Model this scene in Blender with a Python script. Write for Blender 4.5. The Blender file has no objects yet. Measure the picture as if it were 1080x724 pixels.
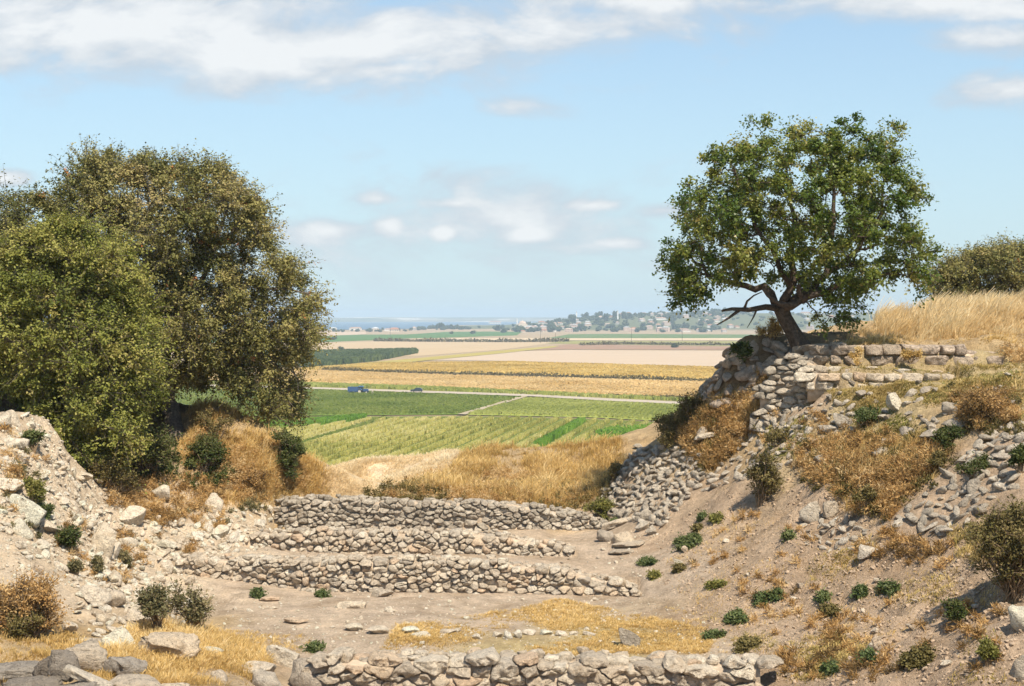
import bpy, bmesh, math, random
import numpy as np
from mathutils import Vector

random.seed(11)
HAZE, SKYS, SUNE, EXPO = 0.00016, .064, 2.72, 1.42
AIR, DUST, OZONE = 1.0, .0, 1.3
SKYTINT = (.97, 1.0, .97, 1)
VEIL = (.180, .243, .288, 1)
CLOUD0, CLOUD1 = (.225, .248, .272), (.345, .35, .352)
rng = np.random.default_rng(11)
scene = bpy.context.scene
COL = scene.collection
F = 1500.0          # focal length in photo pixels (50 mm on 36 mm, 1080 px wide)
EYE = 6.0           # eye height above the trench floor
R = math.radians


def W(px, py, d):
    """where a sight line through (px, py) stands at the distance d"""
    return np.array([(px - 540.0) / F * d, d, EYE - (py - 335.0) / F * d])


# ------------------------------------------------------------------ numpy noise
def _hash(i, j, k, s):
    n = (i.astype(np.int64) * 374761393 + j.astype(np.int64) * 668265263 + k.astype(np.int64) * 1440662683 + s * 1274126177) & 0xFFFFFFFF
    n = ((n ^ (n >> 13)) * 1274126177) & 0xFFFFFFFF
    n = ((n ^ (n >> 16)) * 2246822519) & 0xFFFFFFFF
    return ((n ^ (n >> 15)) & 0xFFFFFF) / float(0xFFFFFF)


def vnoise(P, s=0):
    i0 = np.floor(P).astype(np.int64)
    f = P - i0
    f = f * f * (3 - 2 * f)
    out = 0
    for a in (0, 1):
        for b in (0, 1):
            for c in (0, 1):
                w = (f[:, 0] if a else 1 - f[:, 0]) * (f[:, 1] if b else 1 - f[:, 1]) * (f[:, 2] if c else 1 - f[:, 2])
                out = out + w * _hash(i0[:, 0] + a, i0[:, 1] + b, i0[:, 2] + c, s)
    return out * 2 - 1


def fbm(P, octs=4, s=0, gain=0.5):
    out, a = 0, 1.0
    for o in range(octs):
        out = out + a * vnoise(P * (2.03 ** o) + 17.3 * o, s + o)
        a *= gain
    return out


def unit(n, g=None):
    g = g or rng
    v = g.normal(size=(n, 3))
    return v / np.linalg.norm(v, axis=1, keepdims=True)


def norm(v):
    return v / np.maximum(np.linalg.norm(v, axis=-1, keepdims=True), 1e-9)


def inside(poly, pts):
    poly = np.asarray(poly, float)
    x, y = pts[:, 0], pts[:, 1]
    res = np.zeros(len(pts), bool)
    j = len(poly) - 1
    for i in range(len(poly)):
        xi, yi = poly[i]
        xj, yj = poly[j]
        c = ((yi > y) != (yj > y)) & (x < (xj - xi) * (y - yi) / (yj - yi + 1e-12) + xi)
        res ^= c
        j = i
    return res


def sample_poly(poly, n, g=None):
    g = g or rng
    poly = np.asarray(poly, float)
    lo, hi = poly.min(0), poly.max(0)
    out = np.zeros((0, 2))
    while len(out) < n:
        p = lo + g.random((max(n * 2, 64), 2)) * (hi - lo)
        out = np.vstack([out, p[inside(poly, p)]])
    return out[:n]


# ------------------------------------------------------------------ object helpers
def tag(o, label=None, cat=None, group=None, kind=None):
    if label: o['label'] = label
    if cat: o['category'] = cat
    if group: o['group'] = group
    if kind: o['kind'] = kind
    return o


def empty(name, loc=(0, 0, 0), rz=0.0):
    o = bpy.data.objects.new(name, None)
    o.location = loc
    o.rotation_euler = (0, 0, rz)
    COL.objects.link(o)
    return o


class Acc:
    """collects vertices and faces for ONE mesh object"""
    def __init__(self):
        self.V, self.F, self.T, self.M, self.n = [], [], [], [], 0

    def add(self, V, Fs, tint=0.5, mat=0):
        V = np.asarray(V, float)
        if len(V) == 0: return self
        self.V.append(V)
        Fs = np.asarray(Fs, np.int64)
        self.F.append(Fs + self.n)
        self.T.append(np.broadcast_to(np.asarray(tint, float), (len(V),)))
        self.M.append(np.full(len(Fs), mat))
        self.n += len(V)
        return self

    def build(self, name, mats, parent=None, smooth=False, loc=None, link=True):
        mats = mats if isinstance(mats, (list, tuple)) else [mats]
        V = np.vstack(self.V)
        if loc is not None:
            V = V - np.asarray(loc)
        me = bpy.data.meshes.new(name)
        nl = sum(f.size for f in self.F)
        nf = sum(len(f) for f in self.F)
        me.vertices.add(len(V)); me.loops.add(nl); me.polygons.add(nf)
        me.vertices.foreach_set('co', V.astype(np.float32).ravel())
        me.loops.foreach_set('vertex_index', np.concatenate([f.ravel() for f in self.F]).astype(np.int32))
        counts = np.concatenate([np.full(len(f), f.shape[1]) for f in self.F])
        me.polygons.foreach_set('loop_start', np.concatenate([[0], np.cumsum(counts)[:-1]]).astype(np.int32))
        try: me.polygons.foreach_set('loop_total', counts.astype(np.int32))
        except Exception: pass
        me.polygons.foreach_set('material_index', np.concatenate(self.M).astype(np.int32))
        me.polygons.foreach_set('use_smooth', np.full(nf, smooth))
        at = me.attributes.new('tint', 'FLOAT', 'POINT')
        at.data.foreach_set('value', np.concatenate(self.T).astype(np.float32))
        for m in mats: me.materials.append(m)
        me.update(calc_edges=True)
        if not link: return me
        o = bpy.data.objects.new(name, me)
        COL.objects.link(o)
        if loc is not None and parent is None: o.location = loc
        if parent is not None: o.parent = parent
        return o


def tube(path, rad, sides=6):
    P = np.asarray(path, float)
    rad = np.asarray(rad, float)
    T = norm(np.gradient(P, axis=0))
    ref = np.array([0.31, 0.83, 0.17])
    A = norm(np.cross(T, ref)); B = np.cross(T, A)
    th = np.arange(sides) * 2 * math.pi / sides
    V = (P[:, None, :] + rad[:, None, None] * (np.cos(th)[None, :, None] * A[:, None, :] + np.sin(th)[None, :, None] * B[:, None, :])).reshape(-1, 3)
    i = np.arange(len(P) - 1)[:, None] * sides
    j = np.arange(sides)[None, :]
    k = (j + 1) % sides
    Fs = np.stack([i + j, i + k, i + sides + k, i + sides + j], -1).reshape(-1, 4)
    return V, Fs


def box(c, s, rz=0.0):
    c = np.asarray(c, float); s = np.asarray(s, float) / 2
    V = np.array([[x, y, z] for x in (-1, 1) for y in (-1, 1) for z in (-1, 1)], float) * s
    cr, sr = math.cos(rz), math.sin(rz)
    V = V @ np.array([[cr, sr, 0], [-sr, cr, 0], [0, 0, 1]]) + c
    return V, [[0, 1, 3, 2], [4, 6, 7, 5], [0, 4, 5, 1], [2, 3, 7, 6], [0, 2, 6, 4], [1, 5, 7, 3]]


def prism(prof, x0, x1, axis=0):
    """a closed outline in (a, z) pushed along x"""
    n = len(prof)
    V = [[x0, a, z] for a, z in prof] + [[x1, a, z] for a, z in prof]
    return np.array(V, float), [[i, (i + 1) % n, n + (i + 1) % n, n + i] for i in range(n)]


def ico(level):
    bm = bmesh.new()
    bmesh.ops.create_icosphere(bm, subdivisions=level, radius=1.0)
    V = np.array([v.co[:] for v in bm.verts])
    Fs = np.array([[v.index for v in f.verts] for f in bm.faces])
    bm.free()
    return V, Fs


ICO = {l: ico(l) for l in (1, 2, 3, 4)}


def rock_shape(seed, level=3, cuts=9, rough=0.05):
    g = np.random.default_rng(seed)
    V, Fs = ICO[level]
    V = V.copy()
    for k in range(cuts):
        n = unit(1, g)[0]
        d = g.uniform(0.36, 0.74)
        dd = V @ n
        m = dd > d
        V[m] -= n * ((dd[m] - d) * 0.985)[:, None]
    nz = fbm(V * 2.6 + seed * 3.1, 4, seed, .6)
    V = V * (1 + rough * nz[:, None])
    V = V * np.array([1.0, g.uniform(.65, .95), g.uniform(.5, .8)])
    V /= np.abs(V).max(0).max()
    return V, Fs


def rotz(a):
    return np.array([[math.cos(a), -math.sin(a), 0], [math.sin(a), math.cos(a), 0], [0, 0, 1]])


def rot_rand(g, tilt=0.4):
    a, b, c = g.uniform(0, 6.28), g.normal() * tilt, g.normal() * tilt
    rx = np.array([[1, 0, 0], [0, math.cos(b), -math.sin(b)], [0, math.sin(b), math.cos(b)]])
    ry = np.array([[math.cos(c), 0, math.sin(c)], [0, 1, 0], [-math.sin(c), 0, math.cos(c)]])
    return rx @ ry @ rotz(a)


# ------------------------------------------------------------------ materials
def new_mat(name):
    m = bpy.data.materials.new(name)
    m.use_nodes = True
    nt = m.node_tree
    nt.nodes.clear()
    out = nt.nodes.new('ShaderNodeOutputMaterial')
    return m, nt, out


def N(nt, t, **kw):
    n = nt.nodes.new(t)
    for k, v in kw.items():
        if k in n.bl_rna.properties: setattr(n, k, v)
        else: n.inputs[k].default_value = v
    return n


def ramp(nt, stops, interp='LINEAR'):
    r = nt.nodes.new('ShaderNodeValToRGB')
    r.color_ramp.interpolation = interp
    els = r.color_ramp.elements
    while len(els) < len(stops): els.new(0.5)
    for e, (p, c) in zip(els, stops):
        e.position = p
        e.color = (*c, 1)
    return r


def stone_mat(name, stops, sc=1.0, rnd=True, bump=1.0, moss=None):
    m, nt, out = new_mat(name)
    L = nt.links.new
    b = N(nt, 'ShaderNodeBsdfPrincipled', Roughness=0.93)
    b.inputs['Specular IOR Level'].default_value = 0.15
    at = N(nt, 'ShaderNodeAttribute', attribute_name='tint')
    oi = N(nt, 'ShaderNodeObjectInfo')
    ad = N(nt, 'ShaderNodeMath', operation='ADD')
    L(at.outputs['Fac'], ad.inputs[0])
    if rnd: L(oi.outputs['Random'], ad.inputs[1])
    else: ad.inputs[1].default_value = 0
    fr = N(nt, 'ShaderNodeMath', operation='FRACT')
    L(ad.outputs[0], fr.inputs[0])
    r = ramp(nt, [(p, tuple(min(.8, c * 1.45) for c in q)) for p, q in stops])
    L(fr.outputs[0], r.inputs[0])
    geo = N(nt, 'ShaderNodeNewGeometry')
    n1 = N(nt, 'ShaderNodeTexNoise', Scale=9.0 * sc, Detail=8.0, Roughness=0.68)
    L(geo.outputs['Position'], n1.inputs['Vector'])
    r1 = ramp(nt, [(.28, (.5, .48, .46)), (.5, (1, 1, 1)), (.72, (1.3, 1.27, 1.22))])
    L(n1.outputs['Fac'], r1.inputs[0])
    mx = N(nt, 'ShaderNodeMix', data_type='RGBA', blend_type='MULTIPLY')
    mx.inputs['Factor'].default_value = 0.85
    L(r.outputs[0], mx.inputs['A']); L(r1.outputs[0], mx.inputs['B'])
    # lichen: dark and orange blotches of their own shape
    n2 = N(nt, 'ShaderNodeTexNoise', Scale=21.0 * sc, Detail=5.0, Roughness=0.7)
    L(geo.outputs['Position'], n2.inputs['Vector'])
    r2 = ramp(nt, [(.56, (0, 0, 0)), (.66, (1, 1, 1))])
    L(n2.outputs['Fac'], r2.inputs[0])
    f2 = N(nt, 'ShaderNodeMath', operation='MULTIPLY'); f2.inputs[1].default_value = 0.45
    L(r2.outputs[0], f2.inputs[0])
    mx2 = N(nt, 'ShaderNodeMix', data_type='RGBA')
    mx2.inputs['B'].default_value = (.24, .215, .19, 1)
    L(f2.outputs[0], mx2.inputs['Factor']); L(mx.outputs['Result'], mx2.inputs['A'])
    n3 = N(nt, 'ShaderNodeTexNoise', Scale=3.1 * sc, Detail=4.0, Roughness=0.6)
    L(geo.outputs['Position'], n3.inputs['Vector'])
    r3 = ramp(nt, [(.6, (0, 0, 0)), (.72, (1, 1, 1))])
    L(n3.outputs['Fac'], r3.inputs[0])
    f3 = N(nt, 'ShaderNodeMath', operation='MULTIPLY'); f3.inputs[1].default_value = 0.5
    L(r3.outputs[0], f3.inputs[0])
    mx3 = N(nt, 'ShaderNodeMix', data_type='RGBA')
    mx3.inputs['B'].default_value = (.42, .30, .19, 1)
    L(f3.outputs[0], mx3.inputs['Factor']); L(mx2.outputs['Result'], mx3.inputs['A'])
    n5 = N(nt, 'ShaderNodeTexNoise', Scale=34.0 * sc, Detail=3.0, Roughness=0.6)
    L(geo.outputs['Position'], n5.inputs['Vector'])
    r5 = ramp(nt, [(.30, (.30, .28, .26)), (.40, (1, 1, 1)), (.60, (1, 1, 1)), (.70, (1.3, 1.29, 1.26))])
    L(n5.outputs['Fac'], r5.inputs[0])
    mx5 = N(nt, 'ShaderNodeMix', data_type='RGBA', blend_type='MULTIPLY'); mx5.inputs['Factor'].default_value = .9
    L(mx3.outputs['Result'], mx5.inputs['A']); L(r5.outputs[0], mx5.inputs['B'])
    L(mx5.outputs['Result'], b.inputs['Base Color'])
    n4 = N(nt, 'ShaderNodeTexNoise', Scale=26.0 * sc, Detail=8.0, Roughness=0.72)
    L(geo.outputs['Position'], n4.inputs['Vector'])
    n6 = N(nt, 'ShaderNodeTexNoise', Scale=7.0 * sc, Detail=7.0, Roughness=0.7)
    L(geo.outputs['Position'], n6.inputs['Vector'])
    hsum = N(nt, 'ShaderNodeMath', operation='MULTIPLY_ADD'); hsum.inputs[1].default_value = 2.6
    L(n6.outputs['Fac'], hsum.inputs[0]); L(n4.outputs['Fac'], hsum.inputs[2])
    bp = N(nt, 'ShaderNodeBump', Strength=bump, Distance=0.06)
    L(hsum.outputs[0], bp.inputs['Height'])
    L(bp.outputs[0], b.inputs['Normal'])
    L(b.outputs[0], out.inputs[0])
    return m


def leaf_mat(name, stops, transl=0.3, rough=0.55, spec=0.25):
    m, nt, out = new_mat(name)
    L = nt.links.new
    at = N(nt, 'ShaderNodeAttribute', attribute_name='tint')
    r = ramp(nt, stops)
    L(at.outputs['Fac'], r.inputs[0])
    b = N(nt, 'ShaderNodeBsdfPrincipled', Roughness=rough)
    b.inputs['Specular IOR Level'].default_value = spec
    t = N(nt, 'ShaderNodeBsdfTranslucent')
    L(r.outputs[0], b.inputs['Base Color']); L(r.outputs[0], t.inputs['Color'])
    mx = N(nt, 'ShaderNodeMixShader'); mx.inputs[0].default_value = transl
    L(b.outputs[0], mx.inputs[1]); L(t.outputs[0], mx.inputs[2])
    L(mx.outputs[0], out.inputs[0])
    return m


def plain_mat(name, col, rough=0.7, var=0.25, sc=4.0, spec=0.3, bump=0.0, metal=0.0):
    m, nt, out = new_mat(name)
    L = nt.links.new
    b = N(nt, 'ShaderNodeBsdfPrincipled', Roughness=rough, Metallic=metal)
    b.inputs['Specular IOR Level'].default_value = spec
    geo = N(nt, 'ShaderNodeNewGeometry')
    n1 = N(nt, 'ShaderNodeTexNoise', Scale=sc, Detail=6.0, Roughness=0.6)
    L(geo.outputs['Position'], n1.inputs['Vector'])
    r = ramp(nt, [(.3, tuple(c * (1 - var) for c in col)), (.7, tuple(min(1, c * (1 + var)) for c in col))])
    L(n1.outputs['Fac'], r.inputs[0])
    L(r.outputs[0], b.inputs['Base Color'])
    if bump:
        bp = N(nt, 'ShaderNodeBump', Strength=bump, Distance=0.03)
        L(n1.outputs['Fac'], bp.inputs['Height']); L(bp.outputs[0], b.inputs['Normal'])
    L(b.outputs[0], out.inputs[0])
    return m


def field_mat(name, c0, c1, sx=.02, sy=.15, ang=0.0, row=None, extra=None):
    """crop or ploughed land: stretched mottling and, if row is given, drill rows that many metres apart"""
    m, nt, out = new_mat(name)
    L = nt.links.new
    b = N(nt, 'ShaderNodeBsdfDiffuse')
    geo = N(nt, 'ShaderNodeNewGeometry')
    mp = N(nt, 'ShaderNodeMapping')
    mp.inputs['Rotation'].default_value = (0, 0, ang)
    mp.inputs['Scale'].default_value = (sx, sy, .1)
    L(geo.outputs['Position'], mp.inputs['Vector'])
    n1 = N(nt, 'ShaderNodeTexNoise', Scale=1.0, Detail=6.0, Roughness=0.65)
    L(mp.outputs[0], n1.inputs['Vector'])
    n2 = N(nt, 'ShaderNodeTexNoise', Scale=.7, Detail=5.0, Roughness=0.7)
    L(geo.outputs['Position'], n2.inputs['Vector'])
    ad = N(nt, 'ShaderNodeMath', operation='MULTIPLY_ADD'); ad.inputs[1].default_value = .45
    L(n2.outputs['Fac'], ad.inputs[0])
    sb = N(nt, 'ShaderNodeMath', operation='MULTIPLY'); sb.inputs[1].default_value = .55
    L(n1.outputs['Fac'], sb.inputs[0]); L(sb.outputs[0], ad.inputs[2])
    r = ramp(nt, [(.36, c0), (.62, c1)])
    L(ad.outputs[0], r.inputs[0])
    L(r.outputs[0], b.inputs['Color'])
    L(b.outputs[0], out.inputs[0])
    return m


WARM = [(0, (.44, .37, .285)), (.15, (.36, .305, .24)), (.3, (.52, .45, .355)), (.45, (.40, .335, .26)), (.6, (.56, .49, .395)), (.75, (.35, .305, .25)), (.88, (.48, .39, .285)), (.93, (.45, .335, .235)), (1, (.44, .37, .285))]
DARK = [(0, (.24, .21, .175)), (.3, (.17, .145, .12)), (.6, (.30, .265, .225)), (1, (.24, .21, .175))]
GREY = [(0, (.35, .305, .245)), (.2, (.27, .235, .19)), (.4, (.42, .37, .30)), (.6, (.30, .255, .205)), (.8, (.47, .415, .34)), (1, (.35, .305, .245))]
PALE = [(0, (.54, .465, .365)), (.2, (.44, .37, .285)), (.4, (.60, .54, .44)), (.6, (.49, .41, .31)), (.8, (.56, .51, .43)), (1, (.54, .465, .365))]
BROWN = [(0, (.36, .29, .22)), (.25, (.27, .22, .17)), (.5, (.42, .34, .27)), (.75, (.31, .25, .20)), (1, (.36, .29, .22))]
M = dict(
    warm=stone_mat('weathered limestone', WARM, rnd=False),
    grey=stone_mat('grey limestone', GREY, rnd=False),
    brown=stone_mat('brownish stone', BROWN, rnd=False),
    pale=stone_mat('pale limestone', PALE, rnd=False),
    rock=stone_mat('loose stone', WARM),
    palerock=stone_mat('loose pale stone', PALE),
    greyrock=stone_mat('loose grey stone', GREY),
    darkrock=stone_mat('dark weathered stone', DARK),
    clod=plain_mat('crumbs of dry earth', (.37, .28, .20), .95, .3, 9.0, .1, .5),
    core=plain_mat('earth core', (.42, .335, .25), .95, .35, 6.0, .1, .6),
    bark=plain_mat('dark bark', (.085, .064, .048), .9, .5, 14.0, .15, .9),
    greybark=plain_mat('grey bark', (.15, .125, .10), .9, .45, 14.0, .15, .9),
    twig=plain_mat('dry twig', (.22, .16, .10), .9, .4, 10.0, .1),
    pear=leaf_mat('glossy green leaves', [(0, (.065, .115, .016)), (.35, (.135, .178, .030)), (.7, (.235, .25, .048)), (.9, (.32, .29, .07)), (1, (.36, .28, .09))], .4, .42, .4),
    oak=leaf_mat('olive brown oak leaves', [(0, (.108, .118, .034)), (.4, (.215, .202, .065)), (.75, (.34, .295, .108)), (.93, (.38, .30, .14)), (.97, (.40, .15, .05)), (1, (.44, .18, .06))], .28, .6, .2),
    oakgreen=leaf_mat('green oak leaves', [(0, (.115, .135, .028)), (.4, (.225, .24, .052)), (.75, (.33, .31, .080)), (1, (.43, .36, .14))], .3, .6, .2),
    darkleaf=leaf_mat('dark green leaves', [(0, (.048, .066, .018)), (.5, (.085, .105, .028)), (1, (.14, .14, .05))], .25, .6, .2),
    weed=leaf_mat('green weed leaves', [(0, (.06, .09, .03)), (.5, (.105, .14, .045)), (1, (.19, .20, .08))], .28, .55, .2),
    olive=leaf_mat('olive shrub leaves', [(0, (.10, .085, .028)), (.5, (.17, .14, .05)), (1, (.27, .21, .09))], .25, .65, .15),
    greygreen=leaf_mat('grey green shrub leaves', [(0, (.105, .10, .045)), (.5, (.18, .16, .075)), (1, (.28, .23, .12))], .22, .65, .15),
    limeleaf=leaf_mat('yellow green leaves', [(0, (.13, .14, .035)), (.5, (.23, .22, .06)), (1, (.36, .31, .10))], .3, .6, .15),
    straw=leaf_mat('pale straw', [(0, (.56, .39, .18)), (.4, (.72, .54, .28)), (.8, (.82, .67, .41)), (1, (.88, .77, .53))], .5, .7, .1),
    bleached=leaf_mat('bleached straw', [(0, (.68, .52, .30)), (.4, (.82, .67, .43)), (1, (.90, .80, .60))], .5, .7, .1),
    gold=leaf_mat('golden dry grass', [(0, (.36, .25, .09)), (.3, (.55, .38, .14)), (.7, (.72, .52, .22)), (1, (.84, .68, .38))], .45, .7, .1),
    rust=leaf_mat('rust brown dry weeds', [(0, (.17, .115, .05)), (.25, (.34, .205, .078)), (.5, (.50, .305, .12)), (.75, (.64, .44, .20)), (1, (.70, .56, .34))], .32, .7, .1),
    turf=leaf_mat('green and yellow turf', [(0, (.17, .17, .045)), (.35, (.33, .26, .085)), (.75, (.50, .37, .15)), (1, (.60, .47, .22))], .3, .7, .1),
)

# ------------------------------------------------------------------ THE GROUND: one sheet from under the viewer to the far plain
# control points (px, py, distance, soil); soils: f floor, r right bank, l left bank, s straw, t turf, d dark brown ground under the trees, p plain
CP = '''330 690 25.3 f|430 690 25.3 f|540 690 25.3 g|660 690 25.2 g|770 690 25 f|540 655 28 f|420 650 28 f|640 660 27.5 g|540 622 31.4 f|430 622 31.4 f|330 622 31.4 f|640 625 31.4 f
190 602 32 l|250 612 31.8 f|300 650 28.5 f|260 670 26.5 f|700 620 31 f|735 660 27.6 r|680 590 33.8 f|540 582 35 f|400 582 35 f|290 578 35 f|640 575 35.6 f
450 560 38.2 f|560 553 38.6 f|640 555 38.3 f|300 557 38.2 l|370 559 38.2 f|450 527 39.6 s|540 532 39.6 s|610 545 39.6 s|370 527 40 s|330 526 40 s
415 512 42 b|460 496 45 s|520 482 46 s|570 484 46 s|640 480 46 s|650 505 43 s|500 510 42.3 s|580 515 42.3 s|375 493 48 b|430 486 48 b|385 518 44 b|350 512 43 b
1080 724 18.6 r|1000 724 20 r|940 724 21 r|870 724 22 r|815 724 23 r|1080 640 21.5 r|1000 640 23.3 r|900 640 26 r|820 640 27.5 r|780 660 27 r|820 600 28.8 r|1080 560 24.6 r|960 580 26.8 r|870 560 29.8 r
870 530 31 r|760 540 34 r|700 570 35 r|720 520 37 r|770 500 36.6 r|800 470 36.4 s|870 470 34 t|870 500 32.5 r|940 500 30.3 s|960 460 31.6 s|1010 500 28.5 r|1080 470 28 r|1080 420 30.8 t|1000 420 32.5 t|920 434 34 t|840 430 36 r|1000 407 34.8 t|900 426 34.6 t|860 428 35.2 r
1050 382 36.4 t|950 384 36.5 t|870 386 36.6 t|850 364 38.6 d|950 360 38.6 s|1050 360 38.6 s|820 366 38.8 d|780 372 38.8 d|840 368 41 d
1000 336 43.5 s|1080 331 43.5 s|945 352 41.5 s|900 359 41.5 s|1000 337 47 s|1080 333 47 s
748 418 39.2 s|735 432 39.6 s|760 440 38.4 s|690 474 40 s|665 490 40.2 r|640 532 40 r|780 425 38.4 s|800 440 37.6 s
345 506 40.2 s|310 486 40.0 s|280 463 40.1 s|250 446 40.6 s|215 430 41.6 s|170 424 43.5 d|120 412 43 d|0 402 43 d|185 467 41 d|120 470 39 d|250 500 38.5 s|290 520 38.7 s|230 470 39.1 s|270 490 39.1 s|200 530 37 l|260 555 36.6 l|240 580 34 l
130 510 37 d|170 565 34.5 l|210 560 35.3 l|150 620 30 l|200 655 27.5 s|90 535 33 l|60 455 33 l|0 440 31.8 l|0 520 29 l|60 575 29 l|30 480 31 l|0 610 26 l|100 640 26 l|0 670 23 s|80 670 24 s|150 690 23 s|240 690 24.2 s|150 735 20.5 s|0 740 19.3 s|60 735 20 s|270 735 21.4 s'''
WP = '''4 44 1.0 s|5.5 45 2.2 s|8 46 4.7 s|10 49 5.0 s|14 52 5.2 s|2 44 0.9 s|-9.2 45 2.4 s|-7.4 43.6 1.6 s|-6 43.2 .7 s|-9.2 47 1.5 s|-12 48 2.5 s|-16 48 3 s|-5.4 47 0.2 s|-7.3 46.5 1.0 s|-4.4 45 .75 b|-3 53 .3 s|0 53 .6 s|3 53 .6 s|-6 52 -.5 s
-20 30 3.6 l|-14 31.5 3.6 l|-13 34 3.5 l|-13 36 3.7 d|-17 38 3.9 d|-20 42 4.5 d|-14 20 2.6 l|-20 20 4 l|16 30 5.3 t|19 40 5.7 t|14 22 4.3 r|12 16 3.2 r|20 22 5 t|18 50 5.4 s|0 22.3 -.45 f|-3 22.3 -.3 f|4.2 22.2 -.25 r|0 19 -.5 f|0 14 0.2 f|0 5 3.4 f|-10 10 2.2 s|10 10 3.5 r|0 -3 4.4 f|-20 5 4 s|20 5 4.6 t|-20 -3 4.4 f|20 -3 4.6 t'''
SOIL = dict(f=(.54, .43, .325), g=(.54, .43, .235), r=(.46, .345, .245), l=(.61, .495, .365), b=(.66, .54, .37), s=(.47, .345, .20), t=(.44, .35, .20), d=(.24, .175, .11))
P3, SC = [], []
for tok in CP.replace('\n', '|').split('|'):
    a = tok.split()
    P3.append(W(float(a[0]), float(a[1]), float(a[2]))); SC.append(SOIL[a[3]])
for tok in WP.replace('\n', '|').split('|'):
    a = tok.split()
    P3.append(np.array([float(v) for v in a[:3]])); SC.append(SOIL[a[3]])
P3 = np.array(P3); SC = np.array(SC)


def tps_fit(P, z, lam=0.03):
    n = len(P)
    d = np.linalg.norm(P[:, None] - P[None], axis=2)
    K = np.where(d > 0, d * d * np.log(d + 1e-12), 0) + lam * np.eye(n)
    Q = np.c_[np.ones(n), P]
    A = np.block([[K, Q], [Q.T, np.zeros((3, 3))]])
    return np.linalg.solve(A, np.r_[z, 0, 0, 0])


TW = tps_fit(P3[:, :2], P3[:, 2])


def tps(X):
    out = np.empty(len(X))
    for s in range(0, len(X), 40000):
        x = X[s:s + 40000]
        d = np.linalg.norm(x[:, None] - P3[None, :, :2], axis=2)
        out[s:s + 40000] = (d * d * np.log(d + 1e-12)) @ TW[:-3] + TW[-3] + x @ TW[-2:]
    return out


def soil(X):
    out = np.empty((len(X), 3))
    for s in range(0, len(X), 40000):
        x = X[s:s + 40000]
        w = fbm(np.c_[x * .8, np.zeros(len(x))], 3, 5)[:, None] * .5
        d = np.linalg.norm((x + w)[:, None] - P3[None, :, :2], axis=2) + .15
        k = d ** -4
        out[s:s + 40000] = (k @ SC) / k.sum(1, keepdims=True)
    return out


PLAIN = -20.0


def hill(x, y):
    """the village hill across the plain"""
    u = x / np.maximum(y, 1) * F + 540
    top = np.interp(u, [440, 530, 560, 600, 660, 760, 900, 1000, 1300], [0, 5, 12, 19, 30, 37, 34, 38, 44])
    s = np.clip((y - 2550) / 800, 0, 1)
    e = np.clip((y - 3600) / 1500, 0, 1)
    return top * (s * s * (3 - 2 * s)) * (1 - e * e * (3 - 2 * e))


def axis(a, b, step, lo, hi, g):
    mid = np.arange(a, b + 1e-6, step)
    up, v, st = [], mid[-1], step
    while v < hi:
        st = max(st * 1.0, 0) * g if len(up) else step * g
        v += st; up.append(v)
    dn, v, st = [], mid[0], step
    while v > lo:
        st = st * g; v -= st; dn.append(v)
    return np.r_[dn[::-1], mid, up]


GX = axis(-14.5, 14.5, .08, -9500, 9500, 1.13)
GY = axis(16.5, 48.0, .08, -6, 50, 1.10)
GY = GY[GY < 48.6]
st = .09
ys = [GY[-1]]
while ys[-1] < 12500:
    st = min(st * 1.09, max(.09, ys[-1] * .035)); ys.append(ys[-1] + st)
GY = np.r_[GY, ys[1:]]
XX, YY = np.meshgrid(GX, GY)
xf, yf = XX.ravel(), YY.ravel()
xc, yc = np.clip(xf, -19, 19), np.clip(yf, -3, 52)
near = (yf < 260)
zf = np.full(len(xf), PLAIN)
cf = np.empty((len(xf), 3))
zn = tps(np.c_[xc, yc][near])
s_ = np.clip((yf[near] - 50) / 140, 0, 1)
t_ = 1 - (1 - s_) ** 2.2
fine = (np.abs(xf[near]) < 20) & (yf[near] < 60)
pn = np.c_[xf[near], yf[near], np.zeros(near.sum())]
amp = np.clip(1 - (yf[near] - 50) / 30, 0, 1)
# the floor is trodden, the banks are broken
bank = np.clip((np.abs(xf[near] + .8) - 4.0) / 2.0, 0.25, 1)
dz = (fbm(pn * .55, 3, 21) * .13 + fbm(pn * 2.2, 3, 31) * .075 + fbm(pn * 6.0, 2, 41) * .036) * bank
gul = np.abs(fbm(np.c_[pn[:, 1] * 1.6 + pn[:, 0] * .5, pn[:, 0] * .35, pn[:, 2]], 3, 77))
rough_ = np.clip((pn[:, 0] - 4.2) / 1.5, 0, 1) * (yf[near] < 37)
dz += (fbm(pn * 2.6, 3, 131) * .055 + fbm(pn * 6.5, 3, 141) * .035) * rough_
dz += -gul * .19 * np.clip((pn[:, 0] - 4.5) / 2, 0, 1) + .05 * np.clip((pn[:, 0] - 4.5) / 2, 0, 1)
zn = (zn + dz * amp) * (1 - t_) + PLAIN * t_
zf[near] = zn
far = ~near
zf[far] = PLAIN + hill(xf[far], yf[far])


# the ground meets each wall at its foot and does not rise above its head
def wall_pts(rows):
    """rows of (px, py of the foot, py of the top, distance)"""
    out = []
    for px, pb, pt, d in rows:
        b_, t_ = W(px, pb, d), W(px, pt, d)
        out.append((b_[0], b_[1], b_[2], t_[2]))
    return out


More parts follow.
